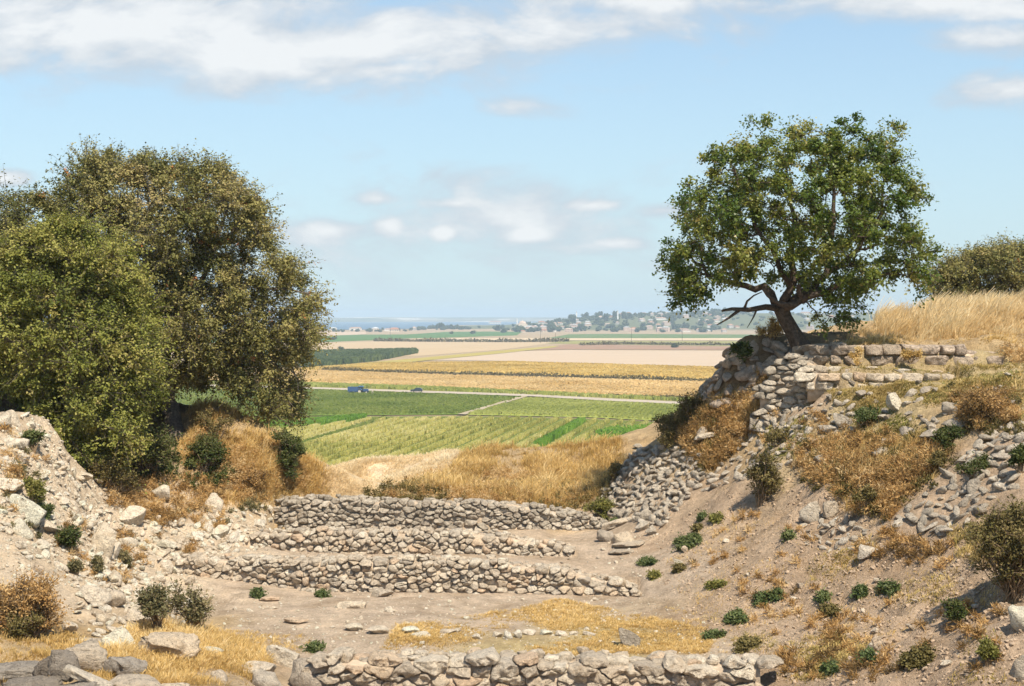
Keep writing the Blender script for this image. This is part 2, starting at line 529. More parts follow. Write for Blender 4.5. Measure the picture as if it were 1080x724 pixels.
WALLS = dict(
    front=wall_pts([(316, 745, 706, 23.2), (345, 745, 696, 23), (420, 745, 696, 23), (540, 745, 697, 23), (650, 745, 699, 23), (730, 745, 700, 23), (806, 745, 702, 22.9)]),
    long=wall_pts([(180, 605, 588, 32.6), (260, 613, 590, 32.2), (330, 623, 591, 31.6), (450, 624, 592, 31.5), (540, 625, 595, 31.5), (600, 626, 602, 31.4), (640, 627, 611, 31.4), (672, 629, 622, 31.4)]),
    short=wall_pts([(266, 578, 561, 35.4), (330, 582, 560, 35.1), (400, 584, 561, 35), (500, 584, 561, 35), (560, 585, 569, 35), (604, 586, 578, 35)]),
    back=wall_pts([(292, 560, 526, 38.5), (370, 562, 527, 38.4), (450, 562, 528, 38.3), (540, 558, 530, 38.4), (600, 557, 540, 38.5), (640, 558, 550, 38.6)]),
    upper=wall_pts([(846, 386, 361, 37.4), (900, 386, 361, 37.1), (960, 386, 362, 37), (1010, 386, 364, 37), (1056, 384, 369, 37)]),
    kerb=wall_pts([(850, 414, 386, 36.2), (900, 410, 386, 36), (950, 405, 387, 36), (1005, 400, 392, 36)]),
    stack=wall_pts([(800, 436, 408, 37.0), (828, 434, 374, 36.9), (848, 430, 377, 36.6), (868, 428, 392, 36.3)]),
    buttress=wall_pts([(742, 420, 392, 39.6), (752, 428, 384, 39.0), (772, 436, 373, 38.5), (800, 440, 365, 38.2), (838, 436, 368, 38.2)]),
)
xn, yn, znn = xf[near], yf[near], zf[near]
for key, reach in (('front', 1.6), ('long', .9), ('short', .8), ('back', .8), ('upper', .75), ('kerb', 1.5), ('stack', 1.0)):
    Pw = np.array(WALLS[key])
    for i in range(len(Pw) - 1):
        A_, B_ = Pw[i], Pw[i + 1]
        t = (B_ - A_)[:2]; ln = np.linalg.norm(t); t = t / ln
        inn = np.array([-t[1], t[0]])
        du = (xn - A_[0]) * t[0] + (yn - A_[1]) * t[1]
        s = (xn - A_[0]) * inn[0] + (yn - A_[1]) * inn[1]
        m = (du > -.12) & (du < ln + .12)
        k = np.clip(du / ln, 0, 1)
        zb_ = A_[2] + (B_[2] - A_[2]) * k; zt_ = A_[3] + (B_[3] - A_[3]) * k
        fr = m & (s <= .12) & (s > -reach)
        e = np.clip((-s[fr] - reach * .55) / (reach * .45), 0, 1); e = e * e * (3 - 2 * e)
        lim = np.minimum(znn[fr], zb_[fr] - .03 + dz[fr] * .25)
        znn[fr] = lim * (1 - e) + znn[fr] * e
        bh = m & (s > .12) & (s < .9)
        znn[bh] = np.minimum(znn[bh], zt_[bh] - .10 + dz[bh] * .3)
# the left bank stays below its stony brow
lb_ = (xn < -8.5) & (yn > 22) & (yn < 38)
brow = EYE - (438 - 335) / F * yn + dz * .6 + np.clip(-13 - xn, 0, 9) * .12
znn[lb_] = np.minimum(znn, brow)[lb_]
zf[near] = znn
ZZ = zf.reshape(XX.shape)
nf_ = (yf < 62) & (np.abs(xf) < 22)
cf[:] = (.36, .275, .175)
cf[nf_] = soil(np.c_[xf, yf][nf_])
hb = np.clip(1 - np.maximum(np.abs(xf + 4.2) / 2.3, np.abs(yf - 46.5) / 4.5), 0, .4)[:, None] / .4
cf[:] = np.where(nf_[:, None], cf * (1 - hb) + np.array([.74, .60, .42]) * hb, cf)
rest = (~nf_) & (yf < 200)
cf[rest] = (.40, .30, .17)
hl = far & (hill(xf, yf) > 2)
cf[hl] = (.13, .14, .065)


def H(x, y):
    x = np.atleast_1d(np.asarray(x, float)); y = np.atleast_1d(np.asarray(y, float))
    i = np.clip(np.searchsorted(GX, x) - 1, 0, len(GX) - 2)
    j = np.clip(np.searchsorted(GY, y) - 1, 0, len(GY) - 2)
    u = (x - GX[i]) / (GX[i + 1] - GX[i]); v = (y - GY[j]) / (GY[j + 1] - GY[j])
    return (ZZ[j, i] * (1 - u) * (1 - v) + ZZ[j, i + 1] * u * (1 - v) + ZZ[j + 1, i] * (1 - u) * v + ZZ[j + 1, i + 1] * u * v)


def Hn(x, y, e=.15):
    gx = (H(x + e, y) - H(x - e, y)) / (2 * e); gy = (H(x, y + e) - H(x, y - e)) / (2 * e)
    return norm(np.stack([-gx, -gy, np.ones_like(gx)], -1))


def hit(px, py, d0=15.0, d1=62.0):
    """first point of the ground on the sight line through each (px, py); nan where the line misses the near ground"""
    px = np.atleast_1d(np.asarray(px, float)); py = np.atleast_1d(np.asarray(py, float))
    t = np.arange(d0, d1, .08)
    out = np.full((len(px), 3), np.nan)
    for s in range(0, len(px), 4000):
        a = (px[s:s + 4000] - 540) / F; b = -(py[s:s + 4000] - 335) / F
        X = a[:, None] * t; Zr = EYE + b[:, None] * t
        Hh = H(X.ravel(), np.broadcast_to(t, X.shape).ravel()).reshape(X.shape)
        below = Zr < Hh
        ok = below.any(1); k = below.argmax(1)
        x = a * t[k]; y = t[k]
        r = np.stack([x, y, H(x, y)], -1)
        r[~ok] = np.nan
        out[s:s + 4000] = r
    return out


def ground_pts(poly, n, g=None):
    p = sample_poly(poly, n, g)
    h = hit(p[:, 0], p[:, 1])
    return h[~np.isnan(h[:, 0])]


ny, nx = XX.shape
a = Acc()
ii = (np.arange(ny - 1)[:, None] * nx + np.arange(nx - 1)[None, :]).ravel()
a.add(np.c_[xf, yf, zf], np.stack([ii, ii + 1, ii + nx + 1, ii + nx], -1))
gm, nt, out = new_mat('dry earth')
L = nt.links.new
b = N(nt, 'ShaderNodeBsdfPrincipled', Roughness=.96)
b.inputs['Specular IOR Level'].default_value = .08
at = N(nt, 'ShaderNodeAttribute', attribute_name='soil')
geo = N(nt, 'ShaderNodeNewGeometry')
n1 = N(nt, 'ShaderNodeTexNoise', Scale=2.3, Detail=10.0, Roughness=.72)
n2 = N(nt, 'ShaderNodeTexNoise', Scale=19.0, Detail=6.0, Roughness=.75)
n3 = N(nt, 'ShaderNodeTexVoronoi', Scale=15.0)
for n in (n1, n2, n3): L(geo.outputs['Position'], n.inputs['Vector'])
r1 = ramp(nt, [(.3, (.62, .60, .58)), (.5, (1, 1, 1)), (.7, (1.32, 1.30, 1.27))]); L(n1.outputs['Fac'], r1.inputs[0])
r2 = ramp(nt, [(.3, (.66, .63, .60)), (.5, (1, 1, 1)), (.68, (1.3, 1.3, 1.3))]); L(n2.outputs['Fac'], r2.inputs[0])
m1 = N(nt, 'ShaderNodeMix', data_type='RGBA', blend_type='MULTIPLY'); m1.inputs['Factor'].default_value = .9
m2 = N(nt, 'ShaderNodeMix', data_type='RGBA', blend_type='MULTIPLY'); m2.inputs['Factor'].default_value = .8
L(at.outputs['Color'], m1.inputs['A']); L(r1.outputs[0], m1.inputs['B'])
n0 = N(nt, 'ShaderNodeTexNoise', Scale=.55, Detail=5.0, Roughness=.62, Distortion=.8)
L(geo.outputs['Position'], n0.inputs['Vector'])
r0 = ramp(nt, [(.34, (.80, .76, .70)), (.5, (1, 1, 1)), (.66, (1.16, 1.15, 1.12))]); L(n0.outputs['Fac'], r0.inputs[0])
m0 = N(nt, 'ShaderNodeMix', data_type='RGBA', blend_type='MULTIPLY'); m0.inputs['Factor'].default_value = .9
L(m1.outputs['Result'], m0.inputs['A']); L(r0.outputs[0], m0.inputs['B'])
L(m0.outputs['Result'], m2.inputs['A']); L(r2.outputs[0], m2.inputs['B'])
L(m2.outputs['Result'], b.inputs['Base Color'])
n5 = N(nt, 'ShaderNodeTexNoise', Scale=11.0, Detail=9.0, Roughness=.75)
L(geo.outputs['Position'], n5.inputs['Vector'])
bp = N(nt, 'ShaderNodeBump', Strength=1.0, Distance=.12)
L(n5.outputs['Fac'], bp.inputs['Height']); L(bp.outputs[0], b.inputs['Normal'])
L(b.outputs[0], out.inputs[0])
o = a.build('ground', gm, smooth=True)
tag(o, 'dry pinkish earth of the trench floor and banks, and the plain beyond', 'ground', kind='structure')
ca = o.data.attributes.new('soil', 'FLOAT_COLOR', 'POINT')
ca.data.foreach_set('color', np.c_[cf, np.ones(len(cf))].astype(np.float32).ravel())

# ------------------------------------------------------------------ THE PLAIN: fields, road, sea, far shore, all on flat land
def on_plain(px, py, z=PLAIN):
    d = F * (EYE - z) / (py - 335.0)
    return np.array([(px - 540) / F * d, d, z])


def sheet(name, poly, m, z, label, cat, kind='structure'):
    V = np.array([on_plain(x, y, PLAIN) for x, y in poly])
    V[:, 2] = PLAIN + z
    o = Acc().add(V, [list(range(len(V)))]).build(name, m)
    tag(o, label, cat, kind=kind)
    return V[:, :2]


FIELD = {}
def fld(key, poly, c0, c1, z, label, ang=0.0, sx=.02, sy=.12, name='field'):
    FIELD[key] = sheet(name, poly, field_mat(key, c0, c1, sx, sy, ang), z, label, 'field' if name == 'field' else name.split('_')[-1])


fld('far green field', [(150, 362), (150, 354), (430, 353), (470, 350.3), (552, 349.5), (545, 354), (450, 357), (345, 361)], (.06, .13, .04), (.12, .20, .07), .10, 'narrow green field near the sea on the far side of the plain')
fld('far tan field', [(150, 357), (150, 351.5), (386, 350.3), (386, 353), (330, 355)], (.42, .32, .23), (.50, .39, .29), .20, 'thin tan strip of bare land beside the far sea')
fld('tan stubble field', [(150, 374), (150, 363), (345, 362), (450, 358.5), (560, 357), (585, 362), (527, 369.5), (440, 376), (345, 375)], (.38, .285, .175), (.49, .38, .25), .12, 'bare pinkish tan field behind the dark green plantation')
fld('brown field', [(535, 370.2), (600, 363.5), (780, 366), (1000, 366), (1000, 370), (600, 369)], (.24, .15, .10), (.36, .24, .17), .22, 'dark brown ploughed strip above the pale pink field')
fld('green streaks', [(575, 362.5), (600, 359.5), (700, 360), (1000, 360), (1000, 365.5), (780, 365.5), (600, 363)], (.17, .18, .06), (.34, .30, .12), .14, 'yellow green strip of weeds below the village')
fld('village meadow', [(578, 356.8), (600, 352.8), (640, 352.4), (1000, 354), (1000, 356), (700, 357)], (.07, .13, .04), (.17, .22, .09), .11, 'green meadow at the foot of the village hill')
fld('pale strip', [(420, 357.2), (575, 357.4), (1000, 356.8), (1000, 359.2), (575, 359.2), (460, 358.4)], (.50, .39, .26), (.60, .48, .33), .30, 'pale straw strip crossing the plain before the village')
fld('pink field', [(448, 380.2), (527, 371.2), (600, 369.6), (775, 370.5), (1000, 371), (1000, 394), (775, 387.8), (540, 381.2)], (.42, .33, .245), (.49, .39, .29), .16, 'large pale pink bare field in the middle of the plain')
fld('yellow strip', [(320, 389), (440, 378.5), (530, 370.2), (590, 365), (585, 367), (527, 373.5), (450, 380.8), (390, 387.5)], (.28, .24, .07), (.42, .34, .12), .34, 'yellow green grassy strip slanting beside the pink field')
fld('golden field', [(290, 391), (390, 383.5), (540, 381.8), (780, 388.5), (900, 392), (900, 406), (640, 398.2), (520, 394.4), (400, 391.5)], (.47, .33, .09), (.60, .43, .14), .24, 'golden ochre grain field above the dark hedge line')
fld('orange field', [(200, 391), (340, 391.6), (440, 395.5), (640, 401), (900, 408), (900, 427), (640, 418.4), (440, 409), (200, 402)], (.54, .38, .16), (.66, .49, .24), .26, 'orange yellow grain field just above the dirt road')
fld('verge', [(150, 402), (320, 405.4), (440, 409.3), (640, 418.6), (800, 425), (800, 428), (640, 421.4), (440, 413.0), (150, 405)], (.16, .16, .045), (.28, .25, .09), .30, 'green grassy verge along the far side of the dirt road', name='verge')
fld('road', [(150, 405.3), (320, 409.2), (440, 413.2), (560, 417), (640, 421.5), (800, 429), (800, 431.5), (640, 424), (560, 419.3), (440, 415.3), (320, 411), (150, 407)], (.36, .31, .25), (.45, .39, .32), .38, 'pale dirt road running across the plain below the grain fields', name='dirt_road')
fld('green field', [(150, 407.3), (320, 411.2), (440, 415.5), (552, 419.3), (486, 438.2), (320, 439.5), (150, 440)], (.12, .175, .035), (.18, .235, .055), .24, 'dark green vegetable field where the tractor stands')
fld('light green field', [(556, 420), (640, 424.5), (800, 432), (800, 450), (620, 441.2), (492, 438.6)], (.23, .27, .06), (.33, .355, .095), .25, 'lighter green field to the right of the dirt path')
fld('path', [(482, 438.6), (550, 419), (557, 419.4), (491, 438.9)], (.32, .27, .19), (.40, .34, .25), .42, 'pale dirt path between the two green fields', name='dirt_path')
fld('maize soil', [(100, 441), (320, 440.4), (500, 440), (620, 442.6), (800, 451), (800, 520), (100, 520)], (.10, .13, .03), (.17, .19, .05), .22, 'ground of the yellow green maize field nearest the ruins')

sm, nt, out = new_mat('sea water')
b = N(nt, 'ShaderNodeBsdfPrincipled', Roughness=.35)
b.inputs['Base Color'].default_value = (.025, .085, .15, 1)
geo = N(nt, 'ShaderNodeNewGeometry'); n1 = N(nt, 'ShaderNodeTexNoise', Scale=.08, Detail=5.0)
nt.links.new(geo.outputs['Position'], n1.inputs['Vector'])
bp = N(nt, 'ShaderNodeBump', Strength=.5, Distance=.6)
nt.links.new(n1.outputs['Fac'], bp.inputs['Height']); nt.links.new(bp.outputs[0], b.inputs['Normal'])
nt.links.new(b.outputs[0], out.inputs[0])
V = np.array([(-3200, 2800, 0), (-380, 2880, 0), (-170, 3300, 0), (-60, 4000, 0), (100, 4600, 0), (1500, 5600, 0), (3000, 9000, 0), (-6000, 9000, 0), (-6000, 2800, 0)], float)
V[:, 2] = PLAIN + .6
tag(Acc().add(V, [list(range(len(V)))]).build('sea', sm), 'blue strip of sea beyond the plain', 'sea', kind='structure')

# the far shore across the strait and the blue ridge behind the village: broad land forms of their own
fs, nt, out = new_mat('far shore land')
b = N(nt, 'ShaderNodeBsdfDiffuse')
geo = N(nt, 'ShaderNodeNewGeometry'); mp = N(nt, 'ShaderNodeMapping'); mp.inputs['Scale'].default_value = (.0022, .0022, .035)
nt.links.new(geo.outputs['Position'], mp.inputs['Vector'])
n1 = N(nt, 'ShaderNodeTexNoise', Scale=1.0, Detail=6.0, Roughness=.6); nt.links.new(mp.outputs[0], n1.inputs['Vector'])
r = ramp(nt, [(.40, (.10, .12, .06)), (.56, (.26, .23, .15)), (.62, (.75, .70, .62))]); nt.links.new(n1.outputs['Fac'], r.inputs[0])
nt.links.new(r.outputs[0], b.inputs['Color']); nt.links.new(b.outputs[0], out.inputs[0])
hx = np.linspace(-4200, 6200, 260); hy = np.linspace(0, 1, 14)
HX, HV = np.meshgrid(hx, hy)
u = HX / 8600 * F + 540
crest = np.interp(u, [-200, 300, 360, 440, 540, 640, 800, 860, 930, 1000, 1080, 1600], [24, 24, 25, 27, 28, 27, 42, 50, 64, 66, 64, 60])
crest = crest + vnoise(np.c_[HX.ravel() / 420, HX.ravel() * 0, HX.ravel() * 0], 3).reshape(HX.shape) * 3.0
HZ = PLAIN - 1 + crest * np.sin(np.clip(HV * 1.25, 0, 1) * math.pi / 2) ** .7 * np.where(HV > .85, (1 - HV) / .15, 1)
HY = 8000 + HV * 1500 + vnoise(np.c_[HX.ravel() / 300, HV.ravel() * 0, HV.ravel() * 0], 9).reshape(HX.shape) * 150
k = (np.arange(13)[:, None] * 260 + np.arange(259)[None, :]).ravel()
o = Acc().add(np.c_[HX.ravel(), HY.ravel(), HZ.ravel()], np.stack([k, k + 1, k + 261, k + 260], -1)).build('far_hills', fs, smooth=True)
tag(o, 'low hazy blue hills with pale cliffs across the strait', 'hills', kind='structure')

# ------------------------------------------------------------------ DRY-STONE WALLS
def clip_cell(i, pts, R0, bounds):
    p = pts[i]
    d = np.linalg.norm(pts - p, axis=1)
    nb = np.argsort(d)[1:22]
    poly = [np.array(q, float) for q in ((p[0] - R0, p[1] - R0), (p[0] + R0, p[1] - R0), (p[0] + R0, p[1] + R0), (p[0] - R0, p[1] + R0))]
    for j in nb:
        m = (p + pts[j]) / 2; n = pts[j] - p
        if d[j] > 2.9 * R0: break
        out = []
        for k in range(len(poly)):
            a_, b_ = poly[k], poly[(k + 1) % len(poly)]
            da, db = (a_ - m) @ n, (b_ - m) @ n
            if da <= 0: out.append(a_)
            if (da < 0 < db) or (db < 0 < da): out.append(a_ + (b_ - a_) * (da / (da - db)))
        poly = out
        if len(poly) < 3: return None
    return np.array(poly)


def radial(poly, th):
    """distance from the centroid of a convex cell to its edge along each angle"""
    c = poly.mean(0)
    r = np.full(len(th), 9.0)
    dx, dy = np.cos(th), np.sin(th)
    for k in range(len(poly)):
        a_, b_ = poly[k] - c, poly[(k + 1) % len(poly)] - c
        n = np.array([b_[1] - a_[1], a_[0] - b_[0]])
        den = dx * n[0] + dy * n[1]
        val = (a_ @ n) / np.where(np.abs(den) < 1e-9, 1e-9, den)
        ok = val > 0
        r = np.where(ok, np.minimum(r, val), r)
    return c, r


def face_stones(L, Hm, sw, sh, keep, g, slant=None, jit=.32):
    """irregular fitted stones over a wall face: list of (cell outline in u,v)"""
    if jit < .2:                                            # coursed, roughly squared blocks
        cells, v, row = [], -sh * .05, 0
        while v < Hm + sh * .2:
            h_ = sh * g.uniform(.86, 1.12); u = -sw * g.uniform(.2, 1)
            while u < L:
                w_ = sw * g.uniform(.5, 1.5)
                if keep(u + w_ / 2, v + h_ / 2 + sh * .1):
                    q = np.array([(u, v), (u + w_, v), (u + w_, v + h_), (u, v + h_)]) + g.normal(0, .012, (4, 2))
                    cells.append(q)
                u += w_
            v += h_; row += 1
        return cells
    asp = sw / sh
    pts = []
    v, row = -sh, 0
    while v < Hm + sh * 2:
        u = -sw * 2 + (row % 2) * sw * .5 + g.uniform(-.2, .2) * sw
        while u < L + sw * 2:
            pts.append((u / asp + g.normal() * jit * sh * .8, v + g.normal() * jit * sh))
            u += sw * g.uniform(.6, 1.45)
        v += sh * g.uniform(.85, 1.15); row += 1
    pts = [p for p in pts if g.random() > .10]
    pts += [(p[0] + g.choice((-1, 1)) * sh * g.uniform(.4, .6), p[1] + g.uniform(-.5, .5) * sh) for p in pts if g.random() < .22]
    pts = np.array(pts)
    cells = []
    for i in range(len(pts)):
        u_, v_ = pts[i][0] * asp, pts[i][1]
        if not keep(u_, v_): continue
        c = clip_cell(i, pts, sh * 2.2, None)
        if c is None or len(c) < 3: continue
        c = c * np.array([asp, 1.0])
        cells.append(c)
    return cells


def blocky(seed, e, sc, cuts, rough, level=4):
    g = np.random.default_rng(seed)
    V = ICO[level][0]
    V = np.sign(V) * np.abs(V) ** e
    V = V / np.abs(V).max() * np.array(sc)
    for q in range(cuts):
        n = unit(1, g)[0]; d = g.uniform(.55, .9) * np.abs(V @ n).max()
        ov = np.maximum(V @ n - d, 0)
        V = V - n * ov[:, None] * .97
    V = V + norm(V) * (fbm(V * 3.1 + seed, 5, seed, .6) * rough)[:, None]
    return V / np.abs(V[:, 0]).max(), ICO[level][1]


def drywall(name, label, pts, sw, sh, mat, seed, depth=.30, batter=.10, gap=.014, level=2, core=True, thick=.55, cap=True, group=None, rough=.06, jit=.32, into=None):
    """pts: (x, y, z at the base, z at the top) along the foot of the face"""
    g = np.random.default_rng(seed)
    P = np.array(pts, float)
    seg = np.linalg.norm(np.diff(P[:, :2], axis=0), axis=1)
    U = np.r_[0, np.cumsum(seg)]
    L = U[-1]
    zb = lambda u: np.interp(u, U, P[:, 2]); zt = lambda u: np.interp(u, U, P[:, 3])
    z0 = P[:, 2].min()
    px_ = lambda u: np.stack([np.interp(u, U, P[:, 0]), np.interp(u, U, P[:, 1])], -1)

    def frame(u):
        t = px_(np.minimum(u + .2, L)) - px_(np.maximum(u - .2, 0))
        t = t / np.linalg.norm(t, axis=-1, keepdims=True)
        return t, np.stack([-t[..., 1], t[..., 0]], -1)          # along, into the bank
    wob = lambda u: .09 * vnoise(np.array([[u * 2.1, seed, 0.]]), seed)[0]
    keep = lambda u, v: (-.05 < u < L + .05) and zb(u) - .18 < v + z0 < zt(u) - sh * .22 + wob(u)
    cells = face_stones(L, P[:, 3].max() - z0, sw, sh, keep, g, jit=jit)
    V0, F0 = ICO[level]
    acc = Acc()
    th = np.arctan2(V0[:, 2], V0[:, 0]); rho = np.sqrt(V0[:, 0] ** 2 + V0[:, 2] ** 2)
    ay = np.abs(V0[:, 1])
    prof = np.where(ay < .55, 1 - .04 * (ay / .55) ** 2, .96 * np.clip((1 - ay) / .45, 0, 1) ** .5)   # flat face, short rounded arris
    dirs = np.stack([np.cos(th), np.sin(th)], -1)
    for c in cells:
        ctr, r = radial(c, th)
        r = np.maximum(r - gap, .02)
        rm = r.mean(); r = np.minimum(r, rm * (2.4 if jit > .2 else 4))
        k = g.uniform(.96, 1.03)
        lu, lv = np.cos(th) * r * prof * k, np.sin(th) * r * prof * k
        w = np.sign(V0[:, 1]) * np.minimum(1, ay * 1.75) ** .7 * depth * g.uniform(.42, .56)
        for q_ in range(5):                                   # knocked-off corners
            n3 = unit(1, g)[0]; n3[1] = -abs(n3[1]) * .8; n3 /= np.linalg.norm(n3)
            X3 = np.stack([lu / max(r.max(), .05), w / (depth * .5), lv / max(rm, .05)], -1)
            d3 = X3 @ n3; lim = g.uniform(.78, 1.08)
            ov = np.maximum(d3 - lim, 0) * .95
            lu = lu - n3[0] * ov * r.max(); w = w - n3[1] * ov * depth * .5; lv = lv - n3[2] * ov * rm
        u, v = ctr[0] + lu, ctr[1] + lv
        nz = fbm(np.c_[u * 7, w * 7, v * 7] + seed + g.uniform(0, 50), 3, seed)
        w = w + nz * rough * .75
        push = g.uniform(-.045, .05)
        tilt = g.normal() * .16
        w = w + (v - ctr[1]) * tilt + push
        v = v + nz * rough * .25
        t, inn = frame(np.clip(u, 0, L)); q = px_(np.clip(u, 0, L)) + t * (u - np.clip(u, 0, L))[:, None]
        zz = v + z0
        base = zb(np.clip(u, 0, L))
        q = q + inn * (w + depth * .5 + batter * (zz - base))[:, None]
        acc.add(np.c_[q, zz], F0, g.random())
    if cap:
        u = 0.0
        while u < L:
            for row in (.25, .5, .72) if thick > .5 else (.25,):
                s = g.uniform(.55, 1.05) * sw * .58
                V, Fs = blocky(seed * 100 + int(u * 50) + int(row * 10), .55, (1, g.uniform(.6, .9), g.uniform(.36, .6)), 7, .06, 3)
                V = (V * s) @ (rotz(g.normal() * .5) @ rot_rand(g, .10) @ rotz(0)).T if row > .3 else (V * s) @ rotz(g.normal() * .25).T
                uu = np.clip(u + g.normal() * .06, 0, L)
                t, inn = frame(np.array(uu)); hh = max(zt(uu) - zb(uu), .1)
                q = px_(np.array(uu)) + inn * (depth * .5 + row * thick + batter * hh)
                V = V + np.array([q[0], q[1], zt(uu) - s * .62 + g.normal() * .025 + wob(uu) * .6])
                acc.add(V, Fs, g.random())
            u += sw * g.uniform(.6, .95)
    if core:
        us = np.linspace(.05, L - .05, max(3, int(L / .4)))
        t, inn = frame(us); q = px_(us)
        b_ = zb(us) - .25; tp = np.maximum(zt(us) - sh * .75, b_ + .02)
        off = depth * .27
        A_ = np.c_[q + inn * off, b_]; B_ = np.c_[q + inn * (off + batter * (tp - b_))[:, None], tp]
        C_ = np.c_[q + inn * (off + thick + batter * (tp - b_))[:, None], tp]; D_ = np.c_[q + inn * (off + thick), b_]
        n = len(us)
        Vc = np.vstack([A_, B_, C_, D_]); k = np.arange(n - 1)
        fs_ = [np.stack([k + n * s, k + 1 + n * s, k + 1 + n * ((s + 1) % 4), k + n * ((s + 1) % 4)], -1) for s in range(4)]
        acc.add(Vc, np.vstack(fs_ + [np.array([[0, n, 2 * n, 3 * n], [n - 1, 2 * n - 1, 3 * n - 1, 4 * n - 1]])]), .5, 1)
    o = acc.build(name, [mat, M['core']], smooth=True)
    tag(o, label, 'wall', group)
    return o


drywall('stone_wall', 'low dry stone wall at the very front of the trench, cut by the bottom of the photo',
        WALLS['front'], .36, .155, M['warm'], 3, .42, .06, .004, 4, thick=.7, jit=.26, rough=.08)
drywall('stone_wall', 'longest dry stone wall across the middle of the trench floor, third from the far end',
        WALLS['long'], .215, .115, M['warm'], 5, .30, .10, .003, 3, jit=.30)
drywall('stone_wall', 'shortest and lowest dry stone wall, the middle one of the three stepped walls',
        WALLS['short'], .20, .125, M['warm'], 7, .30, .12, .003, 3, jit=.33)
drywall('stone_wall', 'farthest dry stone wall, below the straw coloured grass mounds',
        WALLS['back'], .24, .125, M['grey'], 9, .32, .08, .003, 3, jit=.28)
drywall('stone_wall', 'two courses of big squared blocks along the top terrace beside the leaning tree',
        WALLS['upper'], .60, .27, M['brown'], 13, .5, .04, .012, 3, thick=.5, jit=.13)
drywall('stone_wall', 'lower kerb of pale blocks just below the upper block wall',
        WALLS['kerb'], .44, .26, M['warm'], 15, .42, .05, .012, 3, thick=.4, jit=.15)
drywall('stone_wall', 'stepped stack of flat grey stones at the left corner under the leaning tree',
        WALLS['stack'],   .34, .15, M['grey'], 17, .42, .10, .007, 3, thick=.4, jit=.25)
# stones lying close-packed on a slope: one revetment is one thing
def revetment(name, label, cat, poly, space, size, mat, seed, flat=.55, sink=.25, tilt=.25, level=2, squash=.7, group=None, kind=None, cap=900):
    g = np.random.default_rng(seed)
    P = ground_pts(poly, cap * 5, g)
    keep = []
    grid = {}
    for p in P:
        k = (int(p[0] / space), int(p[1] / space), int(p[2] / space))
        ok = True
        for a_ in (-1, 0, 1):
            for b_ in (-1, 0, 1):
                for c_ in (-1, 0, 1):
                    for q in grid.get((k[0] + a_, k[1] + b_, k[2] + c_), ()):
                        if ((p - q) ** 2).sum() < space * space: ok = False
        if ok:
            grid.setdefault(k, []).append(p); keep.append(p)
            if len(keep) >= cap: break
    P = np.array(keep)
    Nn = Hn(P[:, 0], P[:, 1])
    acc = Acc()
    for i, p in enumerate(P):
        V, Fs = rock_shape(seed * 37 + i % 40, level, 8, .06)
        s = g.uniform(*size)
        V = V * np.array([s, s * squash, s * flat * g.uniform(.7, 1.3)])
        V = V @ rot_rand(g, tilt).T
        n = norm(Nn[i] * .6 + np.array([0, 0, .4]))
        t = norm(np.cross([0, 1, 0], n)); bb = np.cross(n, t)
        V = V @ np.stack([t, bb, n])
        acc.add(V + p + n * s * flat * (.5 - sink), Fs, g.random())
    o = acc.build(name, mat, smooth=True)
    tag(o, label, cat, group, kind)
    return o


revetment('stone_wall', 'sloping grey stone facing at the far end of the right bank', 'wall',
          [(634, 542), (634, 524), (652, 498), (674, 473), (705, 472), (742, 480), (748, 505), (724, 528), (700, 556), (668, 552)], .165, (.12, .19), M['grey'], 31, .62, .15, .5, cap=900)
revetment('stone_wall', 'weathered grey stone facing on the upper right bank above the big shrub', 'wall',
          [(1080, 448), (1052, 452), (1012, 488), (978, 520), (944, 552), (990, 566), (1032, 548), (1052, 524), (1080, 512)], .21, (.13, .25), M['grey'], 33, .5, .3, .35, cap=700)
revetment('stone_wall', 'rough buttress of large brown boulders jutting out left of the leaning tree', 'wall',
          [(738, 425), (742, 392), (756, 378), (775, 372), (800, 362), (840, 368), (838, 378), (822, 384), (808, 408), (798, 432), (770, 436)], .25, (.19, .36), M['brown'], 19, .62, .1, .3, level=3, squash=.75, cap=160)
revetment('stone_wall', 'remains of a wall of flat stones stepping down the left bank below the greener oak', 'wall',
          [(86, 446), (122, 444), (131, 470), (130, 520), (112, 530), (96, 500)], .20, (.13, .24), M['warm'], 23, .42, .0, .12, level=3, squash=.8, cap=120)
revetment('rubble', 'tumbled grey stones spilling down the slope below the stepped stack', 'rubble',
          [(800, 410), (845, 420), (890, 425), (925, 440), (900, 470), (860, 475), (830, 492), (790, 505), (742, 520), (762, 490), (790, 455)], .21, (.08, .20), M['grey'], 35, .6, .3, .5, kind='stuff', cap=420)
revetment('rubble', 'small grey stones and clods under the standing slab on the right bank', 'rubble',
          [(842, 545), (880, 545), (912, 560), (925, 575), (880, 585), (850, 575)], .2, (.07, .17), M['grey'], 37, .6, .3, .5, kind='stuff', cap=200)
revetment('rubble', 'pale broken stone littering the left bank below the oaks', 'rubble',
          [(40, 590), (95, 540), (150, 545), (165, 530), (185, 560), (250, 535), (290, 535), (280, 580), (190, 590), (170, 615), (150, 650), (110, 680), (75, 650), (90, 620)], .20, (.06, .17), M['pale'], 39, .6, .3, .5, kind='stuff', cap=800)
revetment('rubble', 'whitish broken rock on the steep bank at the left edge', 'rubble',
          [(0, 440), (28, 436), (60, 470), (95, 520), (120, 560), (90, 590), (50, 560), (0, 560)], .22, (.06, .19), M['pale'], 41, .6, .4, .5, kind='stuff', cap=340)
revetment('rubble', 'loose stones fallen on the terrace between the stepped walls', 'rubble',
          [(200, 580), (270, 560), (330, 583), (500, 584), (660, 580), (690, 590), (640, 606), (420, 584), (250, 586)], .5, (.03, .1), M['warm'], 43, .6, .3, .5, kind='stuff', cap=60)

